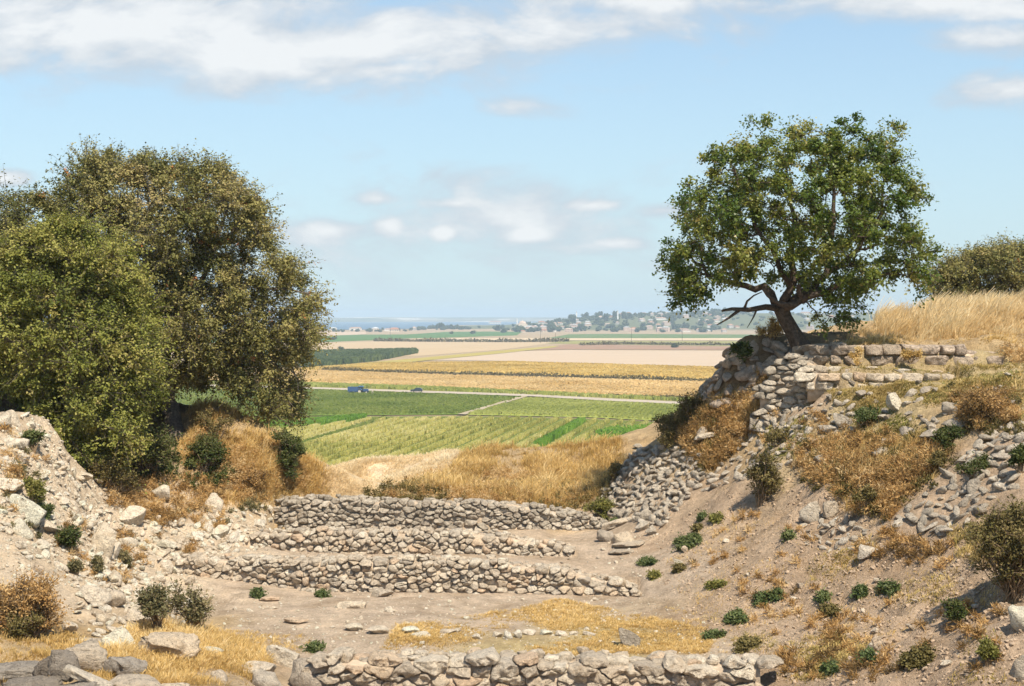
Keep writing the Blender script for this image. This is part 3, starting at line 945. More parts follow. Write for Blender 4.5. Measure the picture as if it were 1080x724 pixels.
# pebbles and clods, nobody could count them
def scatter_small(name, label, polys, size, mat, seed, level=1, cat='gravel'):
    g = np.random.default_rng(seed)
    acc = Acc()
    shapes = [rock_shape(seed * 11 + k, level, 5, .08) for k in range(12)]
    for poly, n in polys:
        P = ground_pts(poly, n, g)
        for i, p in enumerate(P):
            V, Fs = shapes[i % 12]
            s = size[0] * (size[1] / size[0]) ** (g.random() ** 2.2)
            acc.add((V * s) @ rot_rand(g, .5).T + p + [0, 0, s * .15], Fs, g.random())
    tag(acc.build(name, mat, smooth=False), label, cat, kind='stuff')


FLOOR = [(230, 640), (330, 626), (640, 630), (700, 625), (790, 692), (330, 692), (240, 680)]
RBANK = [(700, 560), (760, 520), (840, 500), (950, 560), (1080, 600), (1080, 724), (815, 724), (790, 690), (720, 640), (680, 600)]
scatter_small('gravel', 'pale pebbles and chips strewn over the trench floor', [(FLOOR, 1500), ([(640, 560), (700, 560), (700, 620), (640, 600)], 200)], (.010, .05), M['pale'], 51)
scatter_small('gravel', 'clods and small stones on the bare brown right bank', [(RBANK, 6000)], (.010, .055), M['clod'], 53, cat='clods')
scatter_small('gravel', 'chips of pale stone among the rubble of the left bank', [([(0, 440), (60, 440), (130, 540), (200, 540), (290, 540), (280, 580), (190, 600), (240, 640), (200, 660), (60, 620), (0, 610)], 3500)], (.012, .07), M['pale'], 55, cat='chips')

# ------------------------------------------------------------------ LOOSE ROCKS, each a thing
ROCKS = [Acc().add(*rock_shape(900 + k, 3, 10, .07)).build('rock', M['rock'], smooth=True, link=False) for k in range(8)]
ROCKS_PALE = []
for me in ROCKS:
    m2 = me.copy(); m2.materials.clear(); m2.materials.append(M['palerock']); ROCKS_PALE.append(m2)
DARKS = []
ROCKS_GREY = []
for me in ROCKS:
    m2 = me.copy(); m2.materials.clear(); m2.materials.append(M['greyrock']); ROCKS_GREY.append(m2)
BLOCKS = [Acc().add(*blocky(970 + k, .5, (1, .8, (.62, .75, .5, .7, .58)[k]), 11, .13)).build('rock', M['rock'], smooth=True, link=False) for k in range(5)]
for me in BLOCKS:
    m2 = me.copy(); m2.materials.clear(); m2.materials.append(M['darkrock']); DARKS.append(m2)
SLABS = [Acc().add(*blocky(950 + k, .45, (1, .75, .34), 9, .07)).build('slab', M['rock'], smooth=True, link=False) for k in range(3)]


def put_rock(p, s, me, label, group=None, rot=None, name='rock', sink=.2, cat='rock'):
    o = bpy.data.objects.new(name, me)
    sx, sy, sz = s if isinstance(s, (tuple, list)) else (s, s, s)
    o.scale = (sx, sy, sz)
    zext = sz * .5
    o.location = (p[0], p[1], p[2] + zext * (1 - 2 * sink))
    o.rotation_euler = rot if rot is not None else (rng.normal() * .2, rng.normal() * .2, rng.uniform(0, 6.28))
    COL.objects.link(o)
    tag(o, label, cat, group)
    return o


def rock_at(px, py, wpx, hpx, label, me=None, rot=None, group=None, depth=.8, name='rock', sink=.15, d=None):
    """px, py: middle of the rock's foot"""
    if d is None: p = hit(px, py)[0]
    else: p = W(px, py, d)
    k = p[1] / F
    sx, sz = wpx * k / 2 * 1.08, hpx * k / 2 * 1.45
    return put_rock(p, (sx, sx * depth, sz), me or random.choice(ROCKS), label, group, rot if rot is not None else (0, 0, rng.uniform(-.4, .4)), name, sink)


G0 = 'big stones of the ruined wall corner at the bottom left'
r_ = rock_at
# the tumbled corner wall at the bottom left: each block can be lifted away
r_(18, 716, 62, 26, 'long pale flat block at the far left of the tumbled corner wall', DARKS[2], (0, .05, .1), G0, d=20.2)
r_(46, 712, 18, 26, 'small dark upright stone wedged between two blocks of the tumbled corner wall', DARKS[3], (0, .3, .4), G0, d=20.1)
r_(66, 712, 36, 34, 'big dark brown squarish block of the tumbled corner wall', DARKS[1], (0, .1, .2), G0, d=19.9)
r_(93, 719, 52, 18, 'flat slab leaning down to the right against the brown block', SLABS[0], (0, .42, .1), G0, d=19.5)
r_(28, 734, 70, 26, 'broad grey slab in the bottom left corner of the photo', DARKS[0], (0, -.05, .1), G0, d=19.6)
r_(76, 738, 60, 28, 'brownish slab in the lowest course of the tumbled corner wall', DARKS[4], (0, -.2, .0), G0, d=19.4)
r_(131, 714, 44, 32, 'grey angular boulder with a flat top in dry grass right of the tumbled wall', DARKS[4], (.1, .15, .6), G0)
r_(90, 705, 58, 38, 'large whitish boulder behind the tumbled corner wall', BLOCKS[3], (0, .1, .4), G0)
r_(128, 684, 46, 32, 'whitish rounded rock behind the grey angular boulder', ROCKS_PALE[3], (0, -.1, .2), G0)
r_(175, 690, 66, 30, 'wide pitted pale boulder standing alone in golden grass', BLOCKS[0], (.1, .05, .1), G0)
r_(140, 731, 54, 22, 'reddish low stone at the bottom edge beside the tumbled wall', ROCKS[7], (0, .1, .3), G0)
r_(180, 735, 50, 24, 'pale grey low stone cut by the bottom edge of the photo', ROCKS_PALE[0], (0, 0, .3), G0)
r_(232, 716, 22, 14, 'small pitted stone in the golden grass', ROCKS[3])
r_(268, 712, 44, 16, 'flat cracked pale rock before the end of the front wall', ROCKS_PALE[5], (0, .1, .2))
r_(300, 700, 40, 22, 'rounded pale boulder at the broken left end of the front wall', ROCKS_PALE[6])
r_(332, 728, 60, 34, 'large smooth grey boulder leaning on the front wall', ROCKS_GREY[1], (0, .2, .3))
r_(282, 726, 36, 22, 'brown pitted rock below the broken end of the front wall', ROCKS[1])
r_(222, 690, 26, 10, 'low flat stone at the edge of the golden grass', ROCKS_PALE[4])
G1 = 'pale blocks along the foot of the left bank'
r_(71, 668, 22, 18, 'tan square block on a flat stone left of the foot bush', ROCKS[2], None, G1)
r_(86, 678, 46, 10, 'thin flat stone under the tan square block', SLABS[0], (0, .05, .1), G1)
r_(100, 640, 36, 28, 'angular tan block with a sharp top on the left bank', ROCKS[4], (0, .3, .3), G1)
r_(118, 640, 26, 20, 'white angular stone touching the angular tan block', ROCKS_PALE[7], None, G1)
r_(146, 658, 34, 20, 'white slab tilted towards the foot bush', ROCKS_PALE[2], (0, .35, .3), G1)
r_(40, 606, 16, 18, 'tan upright stone above the brown scrub at the left edge', ROCKS[0], None, G1)
r_(139, 553, 28, 28, 'pale cubic boulder below the oak shade', ROCKS_PALE[5], (0, .2, .5), G1)
r_(108, 583, 30, 34, 'pointed pale slab standing on the left bank', ROCKS_PALE[1], (0, .5, .3), G1)
r_(12, 446, 24, 20, 'white boulder on top of the bank at the left edge', ROCKS_PALE[3], None, G1)
r_(14, 472, 40, 16, 'flat white stone under the white boulder at the left edge', ROCKS_PALE[0], None, G1)
r_(30, 545, 46, 22, 'long pale slab lying down the left bank', ROCKS_PALE[6], (0, .3, .2), G1)
r_(48, 560, 36, 18, 'pale slab beside the climbing weed on the left bank', ROCKS_PALE[2], (0, .5, .3), G1)
r_(8, 520, 34, 18, 'rounded white rock at the left edge halfway up the bank', ROCKS_PALE[4], None, G1)
r_(170, 528, 22, 20, 'angular pale stone below the shaded shrub', ROCKS_PALE[7], None, G1)
r_(232, 568, 18, 20, 'upright pale stone among rubble left of the far wall', ROCKS_PALE[5], (0, .3, .4), G1)
r_(225, 540, 22, 20, 'pale pointed rock at the top of the rubble below dry weeds', ROCKS_PALE[1], (0, .6, .4), G1)
G2 = 'rocks on the trench floor'
r_(372, 642, 34, 14, 'flat pale rock with a dark hollow on the trench floor', ROCKS_PALE[0], None, G2)
r_(402, 630, 26, 14, 'tan flat rock against the foot of the long wall', ROCKS[2], None, G2)
r_(411, 646, 12, 9, 'small white stone in the middle of the trench floor', ROCKS_PALE[3], None, G2)
r_(312, 657, 26, 8, 'flat white stone beside a tiny weed on the floor', SLABS[1], None, G2)
r_(285, 633, 22, 7, 'white flat stone on the left of the trench floor', SLABS[2], None, G2)
r_(663, 682, 26, 22, 'rounded grey boulder in the yellow grass near the front wall', ROCKS_GREY[6], (0, .1, .3), G2)
for x, y, w, h, lb in [(372, 666, 20, 9, 'first stone from the left'), (398, 669, 24, 9, 'second stone from the left'), (432, 668, 18, 9, 'third stone, pale'), (446, 671, 28, 8, 'long flat stone'), (472, 669, 22, 7, 'thin tilted stone'), (502, 675, 10, 7, 'smallest stone'),
                       (524, 673, 12, 9, 'rounded stone'), (536, 673, 10, 8, 'tan stone'), (546, 673, 9, 11, 'upright stone'), (558, 670, 15, 8, 'broad pale stone'), (575, 670, 15, 8, 'flat topped stone'), (592, 671, 14, 6, 'low stone'), (606, 670, 11, 7, 'last but one stone'), (622, 671, 16, 5, 'last stone on the right')]:
    r_(x, y, w, h, lb + ' of the line set in the yellow grass', random.choice(ROCKS_PALE), None, 'line of stones in the yellow grass')
G3 = 'slabs heaped at the foot of the grey stone facing'
for x, y, w, h, lb, me, rt in [(650, 556, 34, 14, 'long dark slab on top of the heap', SLABS[0], (0, -.25, .1)), (640, 570, 24, 12, 'dark stone at the left of the heap', ROCKS_GREY[1], None), (660, 572, 30, 16, 'tan block in the middle of the heap', ROCKS[3], None), (664, 577, 34, 8, 'long pale slab low in the heap', SLABS[1], (0, -.1, .05)),
                               (678, 560, 16, 14, 'round grey stone of the heap', ROCKS_GREY[5], None), (687, 565, 12, 16, 'egg shaped stone at the right of the heap', ROCKS_GREY[2], (0, .7, 0)), (655, 584, 28, 6, 'flat slab in front of the heap', SLABS[2], None), (684, 548, 16, 16, 'upright stone against the stone facing', ROCKS_GREY[0], (0, .8, .2))]:
    r_(x, y, w, h, lb + ' below the sloping stone facing', me, rt, G3)
G4 = 'rocks on the right bank'
r_(876, 547, 18, 34, 'tall standing slab with a lit pale face on the right bank', SLABS[0], (0, 1.45, .3), G4, .5)
r_(858, 548, 26, 26, 'dark wedge of rock left of the standing slab', ROCKS_GREY[3], (0, .4, .3), G4)
r_(742, 467, 14, 26, 'pale leaning slab in rust brown weeds below the buttress', SLABS[1], (0, -1.0, .2), G4)
r_(744, 462, 26, 10, 'flat stone on the top rim of the sloping stone facing', SLABS[2], (0, -.2, .2), G4, d=38.2)
r_(888, 452, 20, 16, 'grey boulder beside a green weed under the terrace', ROCKS_GREY[6], None, G4)
r_(944, 434, 22, 24, 'pale topped rock beside a green patch under the terrace', ROCKS_PALE[4], (0, .5, .3), G4)
r_(877, 456, 24, 10, 'flat grey rock left of the grey boulder', ROCKS_GREY[0], None, G4)
r_(935, 470, 14, 12, 'upper stone of two stacked in dry weeds', ROCKS_GREY[2], None, G4)
r_(929, 486, 20, 18, 'lower stone of two stacked in dry weeds', ROCKS_GREY[7], None, G4)
r_(1003, 436, 24, 12, 'grey rock below the terrace grass at the right', ROCKS_GREY[1], None, G4)
r_(1012, 452, 36, 14, 'long grey outcrop above the dark green weed', ROCKS_GREY[4], (0, -.2, .2), G4)
r_(985, 468, 30, 14, 'brown grey outcrop left of the dark green weed', ROCKS_GREY[5], None, G4)
r_(928, 690, 22, 22, 'pale triangular shard sticking out of the bare right bank', SLABS[1], (.3, 1.1, .3), G4, .5)
r_(961, 666, 14, 6, 'thin pale flake lying on the right bank', SLABS[2], (0, .7, .1), G4)
r_(998, 704, 12, 9, 'small pale stone low on the right bank', ROCKS_PALE[5], None, G4)
r_(1076, 662, 26, 26, 'cream coloured cracked block at the right edge', ROCKS_PALE[1], (0, -.2, .2), G4)
r_(1080, 718, 26, 32, 'round grey boulder at the bottom right corner', ROCKS_GREY[3], None, G4)
r_(722, 584, 6, 14, 'thin white stone on edge beside low weeds', SLABS[0], (0, -.9, .1), G4)
r_(716, 597, 12, 7, 'white stone at the foot of the right bank', ROCKS_PALE[6], None, G4)
r_(829, 616, 12, 5, 'dark edged flake on the right bank', SLABS[1], (0, .5, .2), G4)
r_(837, 634, 9, 7, 'small white stone in the middle of the right bank', ROCKS_PALE[2], None, G4)
r_(833, 713, 12, 5, 'thin white stone low on the right bank above the front wall', SLABS[2], None, G4)
r_(915, 590, 26, 22, 'grey crumbly outcrop in the upper part of the right bank', ROCKS_GREY[2], None, G4)

# further single stones, alike: left rubble, floor, right bank
for poly, n, lo, hi, mes, lb, gp in [
    ([(90, 590), (160, 540), (200, 560), (290, 540), (280, 580), (190, 600), (240, 630), (170, 660), (110, 650)], 85, .10, .26, ROCKS_PALE, 'pale loose stone in the rubble of the left bank', 'pale stones in the left rubble'),
    ([(0, 440), (60, 450), (120, 560), (60, 590), (0, 600)], 40, .10, .30, ROCKS_PALE, 'white loose stone on the steep left bank', 'white stones on the steep left bank'),
    ([(250, 640), (640, 632), (760, 680), (330, 685), (250, 670)], 45, .03, .09, ROCKS_PALE, 'small pale stone lying on the trench floor', 'small stones on the trench floor'),
    ([(720, 560), (840, 560), (1060, 620), (1080, 700), (860, 720), (740, 630)], 50, .03, .11, ROCKS, 'small stone lying on the bare right bank', 'small stones on the right bank'),
    ([(800, 420), (1000, 410), (1040, 440), (930, 500), (800, 490)], 40, .08, .24, ROCKS_GREY, 'grey stone among the weeds below the terrace', 'grey stones below the terrace')]:
    for p in ground_pts(poly, n):
        s = lo * (hi / lo) ** (rng.random() ** 1.6)
        put_rock(p, (s, s * rng.uniform(.7, 1), s * rng.uniform(.6, 1)), random.choice(mes), lb, gp)

# ------------------------------------------------------------------ FOLIAGE
def leaves(acc, pos, axis_, size, g, up=.5, asp=.6, tint=None, mat=0, nrm=None):
    """one folded-diamond leaf at each position"""
    n = len(pos)
    nn = norm(unit(n, g) + np.array([0, 0, up]) + (0 if nrm is None else nrm))
    ax = norm(axis_ - nn * (axis_ * nn).sum(1, keepdims=True))
    bb = np.cross(nn, ax)
    L = (size if np.ndim(size) else np.full(n, size))[:, None] * g.uniform(.65, 1.25, (n, 1))
    V = np.stack([pos, pos + ax * L * .45 + bb * L * asp * .5, pos + ax * L, pos + ax * L * .45 - bb * L * asp * .5], 1).reshape(-1, 3)
    Fs = np.arange(4 * n).reshape(-1, 4)
    t = tint if tint is not None else g.random(n)
    acc.add(V, Fs, np.repeat(np.clip(t, 0, 1), 4), mat)


def sprays(acc, C, Rr, g, ntw, nlf, size, ctr=None, up=.5, droop=.15, jit=.05, tcl=.25, twig=None, asp=.6, outward=.7, upb=.25, rare=None, bulge=.7):
    """leafy twigs radiating from each clump centre"""
    K = len(C)
    Ck = np.repeat(C, ntw, 0); Rk = np.repeat(Rr, ntw)
    d = unit(K * ntw, g)
    if ctr is not None: d = d + outward * norm(Ck - ctr)
    d = norm(d + np.array([0, 0, upb]))
    ln = Rk * g.uniform(.45, 1.25, K * ntw)
    t = g.uniform(.2, 1.0, (K * ntw, nlf))
    P = Ck[:, None] + d[:, None] * (ln[:, None] * t)[..., None]
    P[..., 2] -= droop * ln[:, None] * t * t
    P += g.normal(size=P.shape) * jit
    ax = norm(np.repeat(d, nlf, 0) + unit(K * ntw * nlf, g) * .9)
    base = np.repeat(g.normal(.45, tcl, K) + .30 * fbm(C * .8, 3, 19), ntw * nlf) + np.repeat(g.normal(0, .08, K * ntw), nlf) + g.normal(0, .13, K * ntw * nlf)
    base = np.clip(base, 0, .92)
    if rare is not None:
        m = np.repeat(g.random(K * ntw) < rare, nlf)
        base = np.where(m, g.uniform(.95, 1, len(base)), base)
    leaves(acc, P.reshape(-1, 3), ax, size, g, up, asp, base, nrm=np.repeat(d, nlf, 0) * bulge)
    if twig is not None:
        for i in range(0, K * ntw, 2):
            e = Ck[i] + d[i] * ln[i]; e[2] -= droop * ln[i]
            twig.add(*tube([Ck[i], (Ck[i] + e) / 2 + [0, 0, .02], e], [.010, .007, .003], 3))


def limb(acc, p0, p1, r0, r1, g, sag=.12, n=7, sides=6):
    t = np.linspace(0, 1, n)[:, None]
    p0, p1 = np.asarray(p0, float), np.asarray(p1, float)
    L = np.linalg.norm(p1 - p0)
    P = p0 + (p1 - p0) * t + np.array([0, 0, 1]) * (np.sin(t * math.pi) * sag * L)
    wob = g.normal(size=(n, 3)) * .045 * L
    wob[0] = wob[-1] = 0
    P = P + wob
    acc.add(*tube(P, np.linspace(r0, r1, n), sides))
    return P


def inflate_points(poly, d, tmax, n, g, rmin, yscale=1.0, fill=.35):
    """clump centres filling a rounded body with the given outline (photo pixels at distance d)"""
    poly = np.asarray(poly, float)
    k = d / F
    P = sample_poly(poly, n * 14, g)
    A_ = poly; B_ = np.roll(poly, -1, 0)
    ab = B_ - A_
    tt = np.clip(((P[:, None] - A_) * ab).sum(2) / (ab ** 2).sum(1), 0, 1)
    dist = np.linalg.norm(P[:, None] - (A_ + tt[..., None] * ab), axis=2).min(1) * k
    half = tmax * np.sqrt(np.clip(1 - (1 - np.clip(dist / tmax, 0, 1)) ** 2, 0, 1))
    off = g.uniform(-1, 1, len(P))
    off = np.sign(off) * np.abs(off) ** fill * half * yscale
    X = np.stack([(P[:, 0] - 540) * k, d + off, EYE - (P[:, 1] - 335) * k], -1)
    keep = []
    for i in range(len(X)):
        if dist[i] < rmin * .35: continue
        if all(((X[i] - q) ** 2).sum() > rmin * rmin for q in keep):
            keep.append(X[i])
            if len(keep) >= n: break
    return np.array(keep)


def grow(acc, skel, C, g, r_end=.012, kr=.030, hang=False):
    """join every clump to the nearest limb already grown"""
    nodes = [np.asarray(p, float) for p, r in skel]; rads = [r for p, r in skel]
    order = np.argsort([min(np.linalg.norm(c - q) for q in nodes) for c in C])
    for i in order:
        c = C[i]
        dd = np.array([np.linalg.norm(c - q) + max(0, q[2] - c[2]) * (.2 if hang else .9) for q in nodes])
        j = int(dd.argmin()); L = np.linalg.norm(c - nodes[j])
        r0 = min(rads[j] * .75, r_end + kr * L)
        P = limb(acc, nodes[j], c, r0, r_end, g, .08, 6, 5)
        for m in (2, 4, 5):
            nodes.append(P[m]); rads.append(r0 + (r_end - r0) * m / 5)


# ---- the leaning tree on the right
g = np.random.default_rng(101)
D = 38.2
tb = W(846, 372, D)
root = empty('leaning_tree', tb)
tag(root, 'round leafy green tree leaning on a dark trunk at the rim of the right bank', 'tree')
wood = Acc()
tk = [W(850, 378, D), W(845, 366, D), W(836, 350, D), W(828, 336, D), W(824, 326, D)]
wood.add(*tube(tk, [.36, .27, .21, .20, .21], 12))
fork = W(824, 326, D)
mains = [[fork, W(834, 300, D - .3), W(838, 262, D - .2), W(836, 215, D), W(830, 170, D + .2)],
         [fork, W(846, 312, D + .3), W(872, 290, D + .6), W(905, 262, D + .6), W(930, 225, D + .4), W(935, 180, D + .2)],
         [fork, W(806, 304, D + .3), W(775, 300, D + .6), W(748, 290, D + .3), W(728, 270, D)],
         [fork, W(850, 316, D - .7), W(885, 302, D - 1.1), W(925, 295, D - 1.0), W(955, 282, D - .6)],
         [W(834, 300, D - .3), W(812, 262, D - .9), W(790, 220, D - 1.0), W(775, 180, D - .6)],
         [W(872, 290, D + .6), W(880, 240, D + .9), W(882, 190, D + 1.0), W(880, 150, D + .6)]]
skel = [(np.array(fork), .2)]
for i, p in enumerate(mains):
    r = np.linspace(.125 if i < 4 else .08, .025, len(p))
    t = np.linspace(0, len(p) - 1, len(p) * 3 - 2)
    q = np.stack([np.interp(t, range(len(p)), np.array(p)[:, c]) for c in range(3)], -1)
    q[1:-1] += g.normal(size=q[1:-1].shape) * .045
    rr = np.interp(t, range(len(p)), r)
    wood.add(*tube(q, rr, 8))
    skel += list(zip(q[2:], rr[2:]))
OUT = [(704, 270), (706, 254), (722, 246), (728, 214), (736, 204), (750, 196), (746, 168), (758, 152), (775, 150), (800, 134), (812, 140), (830, 136), (852, 146), (868, 128), (884, 132), (896, 126), (912, 136), (926, 152), (942, 138), (948, 158), (946, 184), (962, 206), (952, 226), (958, 240), (966, 262), (976, 288), (972, 304), (950, 300), (926, 300), (905, 316), (880, 322), (862, 318), (846, 306), (818, 300), (790, 306), (772, 298), (760, 306), (744, 316), (728, 326), (708, 322), (714, 300)]
C = inflate_points(OUT, D, 2.9, 235, g, .45, fill=.55)
hangs = np.array([W(x, y, D + dy) for x, y, dy in [(880, 335, -.6), (868, 345, -.4), (892, 330, .1), (905, 322, -.8), (715, 318, .2), (735, 318, .4), (722, 306, 0), (972, 210, .2), (960, 208, .1), (985, 265, 0), (975, 268, .1), (862, 332, -.5), (900, 338, -.5), (808, 128, 0), (946, 140, 0)]])
oc = np.array(OUT, float).mean(0)
ed_ = np.array(OUT, float)[g.integers(len(OUT), size=40)] + g.normal(0, 6, (40, 2))
ed_ = ed_ + (ed_ - oc) / np.linalg.norm(ed_ - oc, axis=1, keepdims=True) * g.uniform(-3, 10, (40, 1))
ed_ = ed_[(ed_[:, 1] < 300) | (ed_[:, 0] < 740) | (ed_[:, 0] > 880)]
hangs = np.vstack([hangs, [W(e_[0], e_[1], D + g.normal() * .7) for e_ in ed_]])
grow(wood, skel, np.vstack([C, hangs]), g)
# the bare grey limbs low on the left
for pts, r in [([fork, W(808, 324, D - .3), W(790, 327, D - .5), W(772, 326, D - .6), W(761, 328, D - .6)], (.10, .03)), ([W(780, 327, D - .5), W(768, 336, D - .7), W(756, 343, D - .8)], (.05, .012)),
               ([W(846, 312, D - .5), W(838, 322, D - .8), W(822, 321, D - .9), W(810, 312, D - 1.0), W(804, 304, D - 1.0)], (.09, .035)), ([W(798, 327, D - .4), W(794, 336, D - .4), W(788, 346, D - .5)], (.03, .008)),
               ([W(785, 326, D - .5), W(788, 318, D - .6), W(795, 312, D - .6), W(804, 308, D - .6)], (.04, .012)), ([W(848, 318, D - .6), W(843, 308, D - .8), W(842, 300, D - .8)], (.10, .06))]:
    wood.add(*tube(pts, np.linspace(r[0], r[1], len(pts)), 7))
fol = Acc(); 
sprays(fol, C, (.25 + .46 * g.random(len(C)) ** 1.2), g, 24, 15, .088, W(840, 250, D), .7, .10, .045, .16, wood, .68, rare=.012)
sprays(fol, hangs, g.uniform(.22, .44, len(hangs)), g, 11, 11, .085, W(840, 250, D), .3, .35, .05, .2, wood, .68)
wood.build('trunk', M['bark'], smooth=True, loc=tb, parent=root)
fol.build('crown', M['pear'], loc=tb, parent=root)

# ---- the big oak and the greener oak before it on the left
def oak(name, label, base, trunk, poly, d, tmax, n, rmin, lf, mat, seed, ntw=16, nl=14, extra=None, fill=.5, size=.09, kr=.03, bare=(), lo=.4):
    g = np.random.default_rng(seed)
    root = empty(name, base)
    tag(root, label, 'tree')
    wood = Acc(); skel = []
    for p, r in trunk:
        t = np.linspace(0, len(p) - 1, len(p) * 3 - 2)
        q = np.stack([np.interp(t, range(len(p)), np.array(p)[:, c]) for c in range(3)], -1)
        q[1:-1] += g.normal(size=q[1:-1].shape) * .04
        rr = np.interp(t, range(len(p)), np.linspace(r[0], r[1], len(p)))
        wood.add(*tube(q, rr, 9)); skel += list(zip(q[2:], rr[2:]))
    C = inflate_points(poly, d, tmax, n, g, rmin, fill=fill)
    core_n = len(C)
    C = np.vstack([C, inflate_points(poly, d, tmax, n // 2, g, rmin * 1.15, .6, 1.0)])
    out_ = np.array(poly, float); cen = out_.mean(0)
    edge = out_[g.integers(len(out_), size=46)] + g.normal(0, 3, (46, 2))
    edge = edge + (edge - cen) / np.linalg.norm(edge - cen, axis=1, keepdims=True) * g.uniform(-16, -3, (46, 1))
    C = np.vstack([C, np.array([W(e_[0], e_[1], d + g.normal() * tmax * .3) for e_ in edge])])
    grow(wood, skel, C, g, kr=kr, hang=True)
    for p, r in bare:
        wood.add(*tube(p, np.linspace(r[0], r[1], len(p)), 5))
    fol = Acc()
    sprays(fol, C, (lo * .7 + (1.02 - lo * .7) * g.random(len(C)) ** 1.3) * lf, g, ntw, nl, size, C.mean(0), .8, .04, .035, .14, wood, .62, .45, .35, rare=.006)
    wood.build('trunk', M['greybark'], smooth=True, loc=base, parent=root)
    fol.build('crown', mat, loc=base, parent=root)
    return root


D = 42.0
big = [(0, 200), (22, 190), (48, 192), (66, 178), (82, 158), (98, 160), (110, 152), (128, 160), (142, 150), (158, 154), (172, 158), (184, 168), (194, 154), (212, 156), (226, 160), (240, 156), (250, 170), (258, 178), (266, 184), (280, 192), (288, 206), (296, 222), (297, 246), (296, 256), (278, 258), (268, 262), (276, 276), (290, 282), (302, 272), (318, 278), (334, 288), (344, 304), (346, 330), (340, 352), (336, 372), (330, 400), (322, 440), (300, 448), (280, 430), (262, 418), (240, 408), (222, 402), (200, 412), (180, 430), (150, 440), (110, 430), (60, 420), (0, 400), (-60, 380), (-80, 260), (-40, 205)]
big = [(x - (7 if x > 200 else 0) - (3 if x > 280 else 0), y + (15 if y < 215 else 9 if y < 300 else 0)) for x, y in big]
sb = W(184, 467, 41.2)
g = np.random.default_rng(5)
bare = []
for i in range(46):
    x, y = g.uniform(248, 318), g.uniform(372, 420)
    dd = D + g.uniform(-1.2, 1.2)
    bare.append(([W(x, y, dd), W(x + g.uniform(2, 12), y + 12, dd - .1), W(x + g.uniform(4, 20), y + g.uniform(20, 42), dd - .2)], (.016, .004)))
oak('oak_tree', 'broad olive brown oak spreading over the left bank, grey trunk in deep shade', sb,
    [([W(190, 474, 41), W(184, 455, 41.3), W(180, 430, D), W(176, 400, D), W(174, 365, D)], (.32, .20)),
     ([W(176, 400, D), W(205, 376, D - .3), W(240, 366, D - .6), W(275, 372, D - .6), W(305, 395, D - .5)], (.12, .03)),
     ([W(174, 365, D), W(200, 320, D - .5), W(225, 270, D - .6), W(240, 220, D - .4)], (.12, .03)),
     ([W(174, 365, D), W(160, 320, D + .3), W(150, 260, D + .3), W(145, 205, D)], (.13, .03)),
     ([W(174, 365, D), W(120, 330, D + .5), W(80, 280, D + .5), W(70, 220, D)], (.12, .03)),
     ([W(180, 430, D), W(140, 400, D + .3), W(90, 370, D + .6), W(40, 330, D + .8)], (.12, .03)),
     ([W(200, 320, D - .5), W(255, 310, D - .6), W(300, 305, D - .3), W(325, 310, D)], (.07, .02))],
    big, D, 3.6, 400, .56, 1.0, M['oak'], 7, 42, 16, bare=bare, fill=.5, size=.08, lo=.46)
D2 = 36.2
front = [(-70, 270), (0, 268), (20, 250), (42, 244), (60, 232), (80, 236), (96, 246), (118, 258), (132, 268), (142, 290), (146, 318), (160, 330), (156, 352), (164, 372), (160, 398), (166, 420), (152, 440), (140, 470), (120, 490), (95, 498), (66, 486), (48, 470), (40, 440), (20, 420), (0, 410), (-70, 400)]
fb = W(78, 500, D2)
oak('oak_tree', 'greener oak at the far left whose crown reaches down to the bank', fb,
    [([W(80, 506, D2 + .3), W(78, 480, D2 + .3), W(72, 440, D2), W(66, 390, D2), W(62, 330, D2)], (.22, .10)),
     ([W(72, 440, D2), W(105, 400, D2 - .4), W(130, 360, D2 - .4)], (.12, .04)),
     ([W(66, 390, D2), W(30, 350, D2 + .3), W(0, 310, D2 + .3)], (.12, .04)),
     ([W(66, 390, D2), W(90, 320, D2 - .5), W(105, 285, D2 - .4)], (.11, .04))],
    front, D2, 2.7, 210, .52, .95, M['oakgreen'], 17, 46, 16, fill=.5, size=.076, lo=.44)
# the oaks beyond the straw mound on the right
D3 = 58.0
oak('oak_tree', 'olive green oak showing its crown over the straw mound at the right edge', W(1060, 345, D3),
    [([W(1060, 352, D3), W(1060, 325, D3), W(1062, 300, D3)], (.25, .12)), ([W(1060, 325, D3), W(1030, 310, D3), W(1005, 300, D3)], (.12, .04))],
    [(988, 320), (986, 290), (1000, 282), (1012, 272), (1030, 266), (1044, 268), (1056, 262), (1070, 266), (1090, 258), (1120, 270), (1130, 320), (1060, 332)], D3, 2.8, 110, .62, 1.0, M['oak'], 27, 32, 13, size=.10)


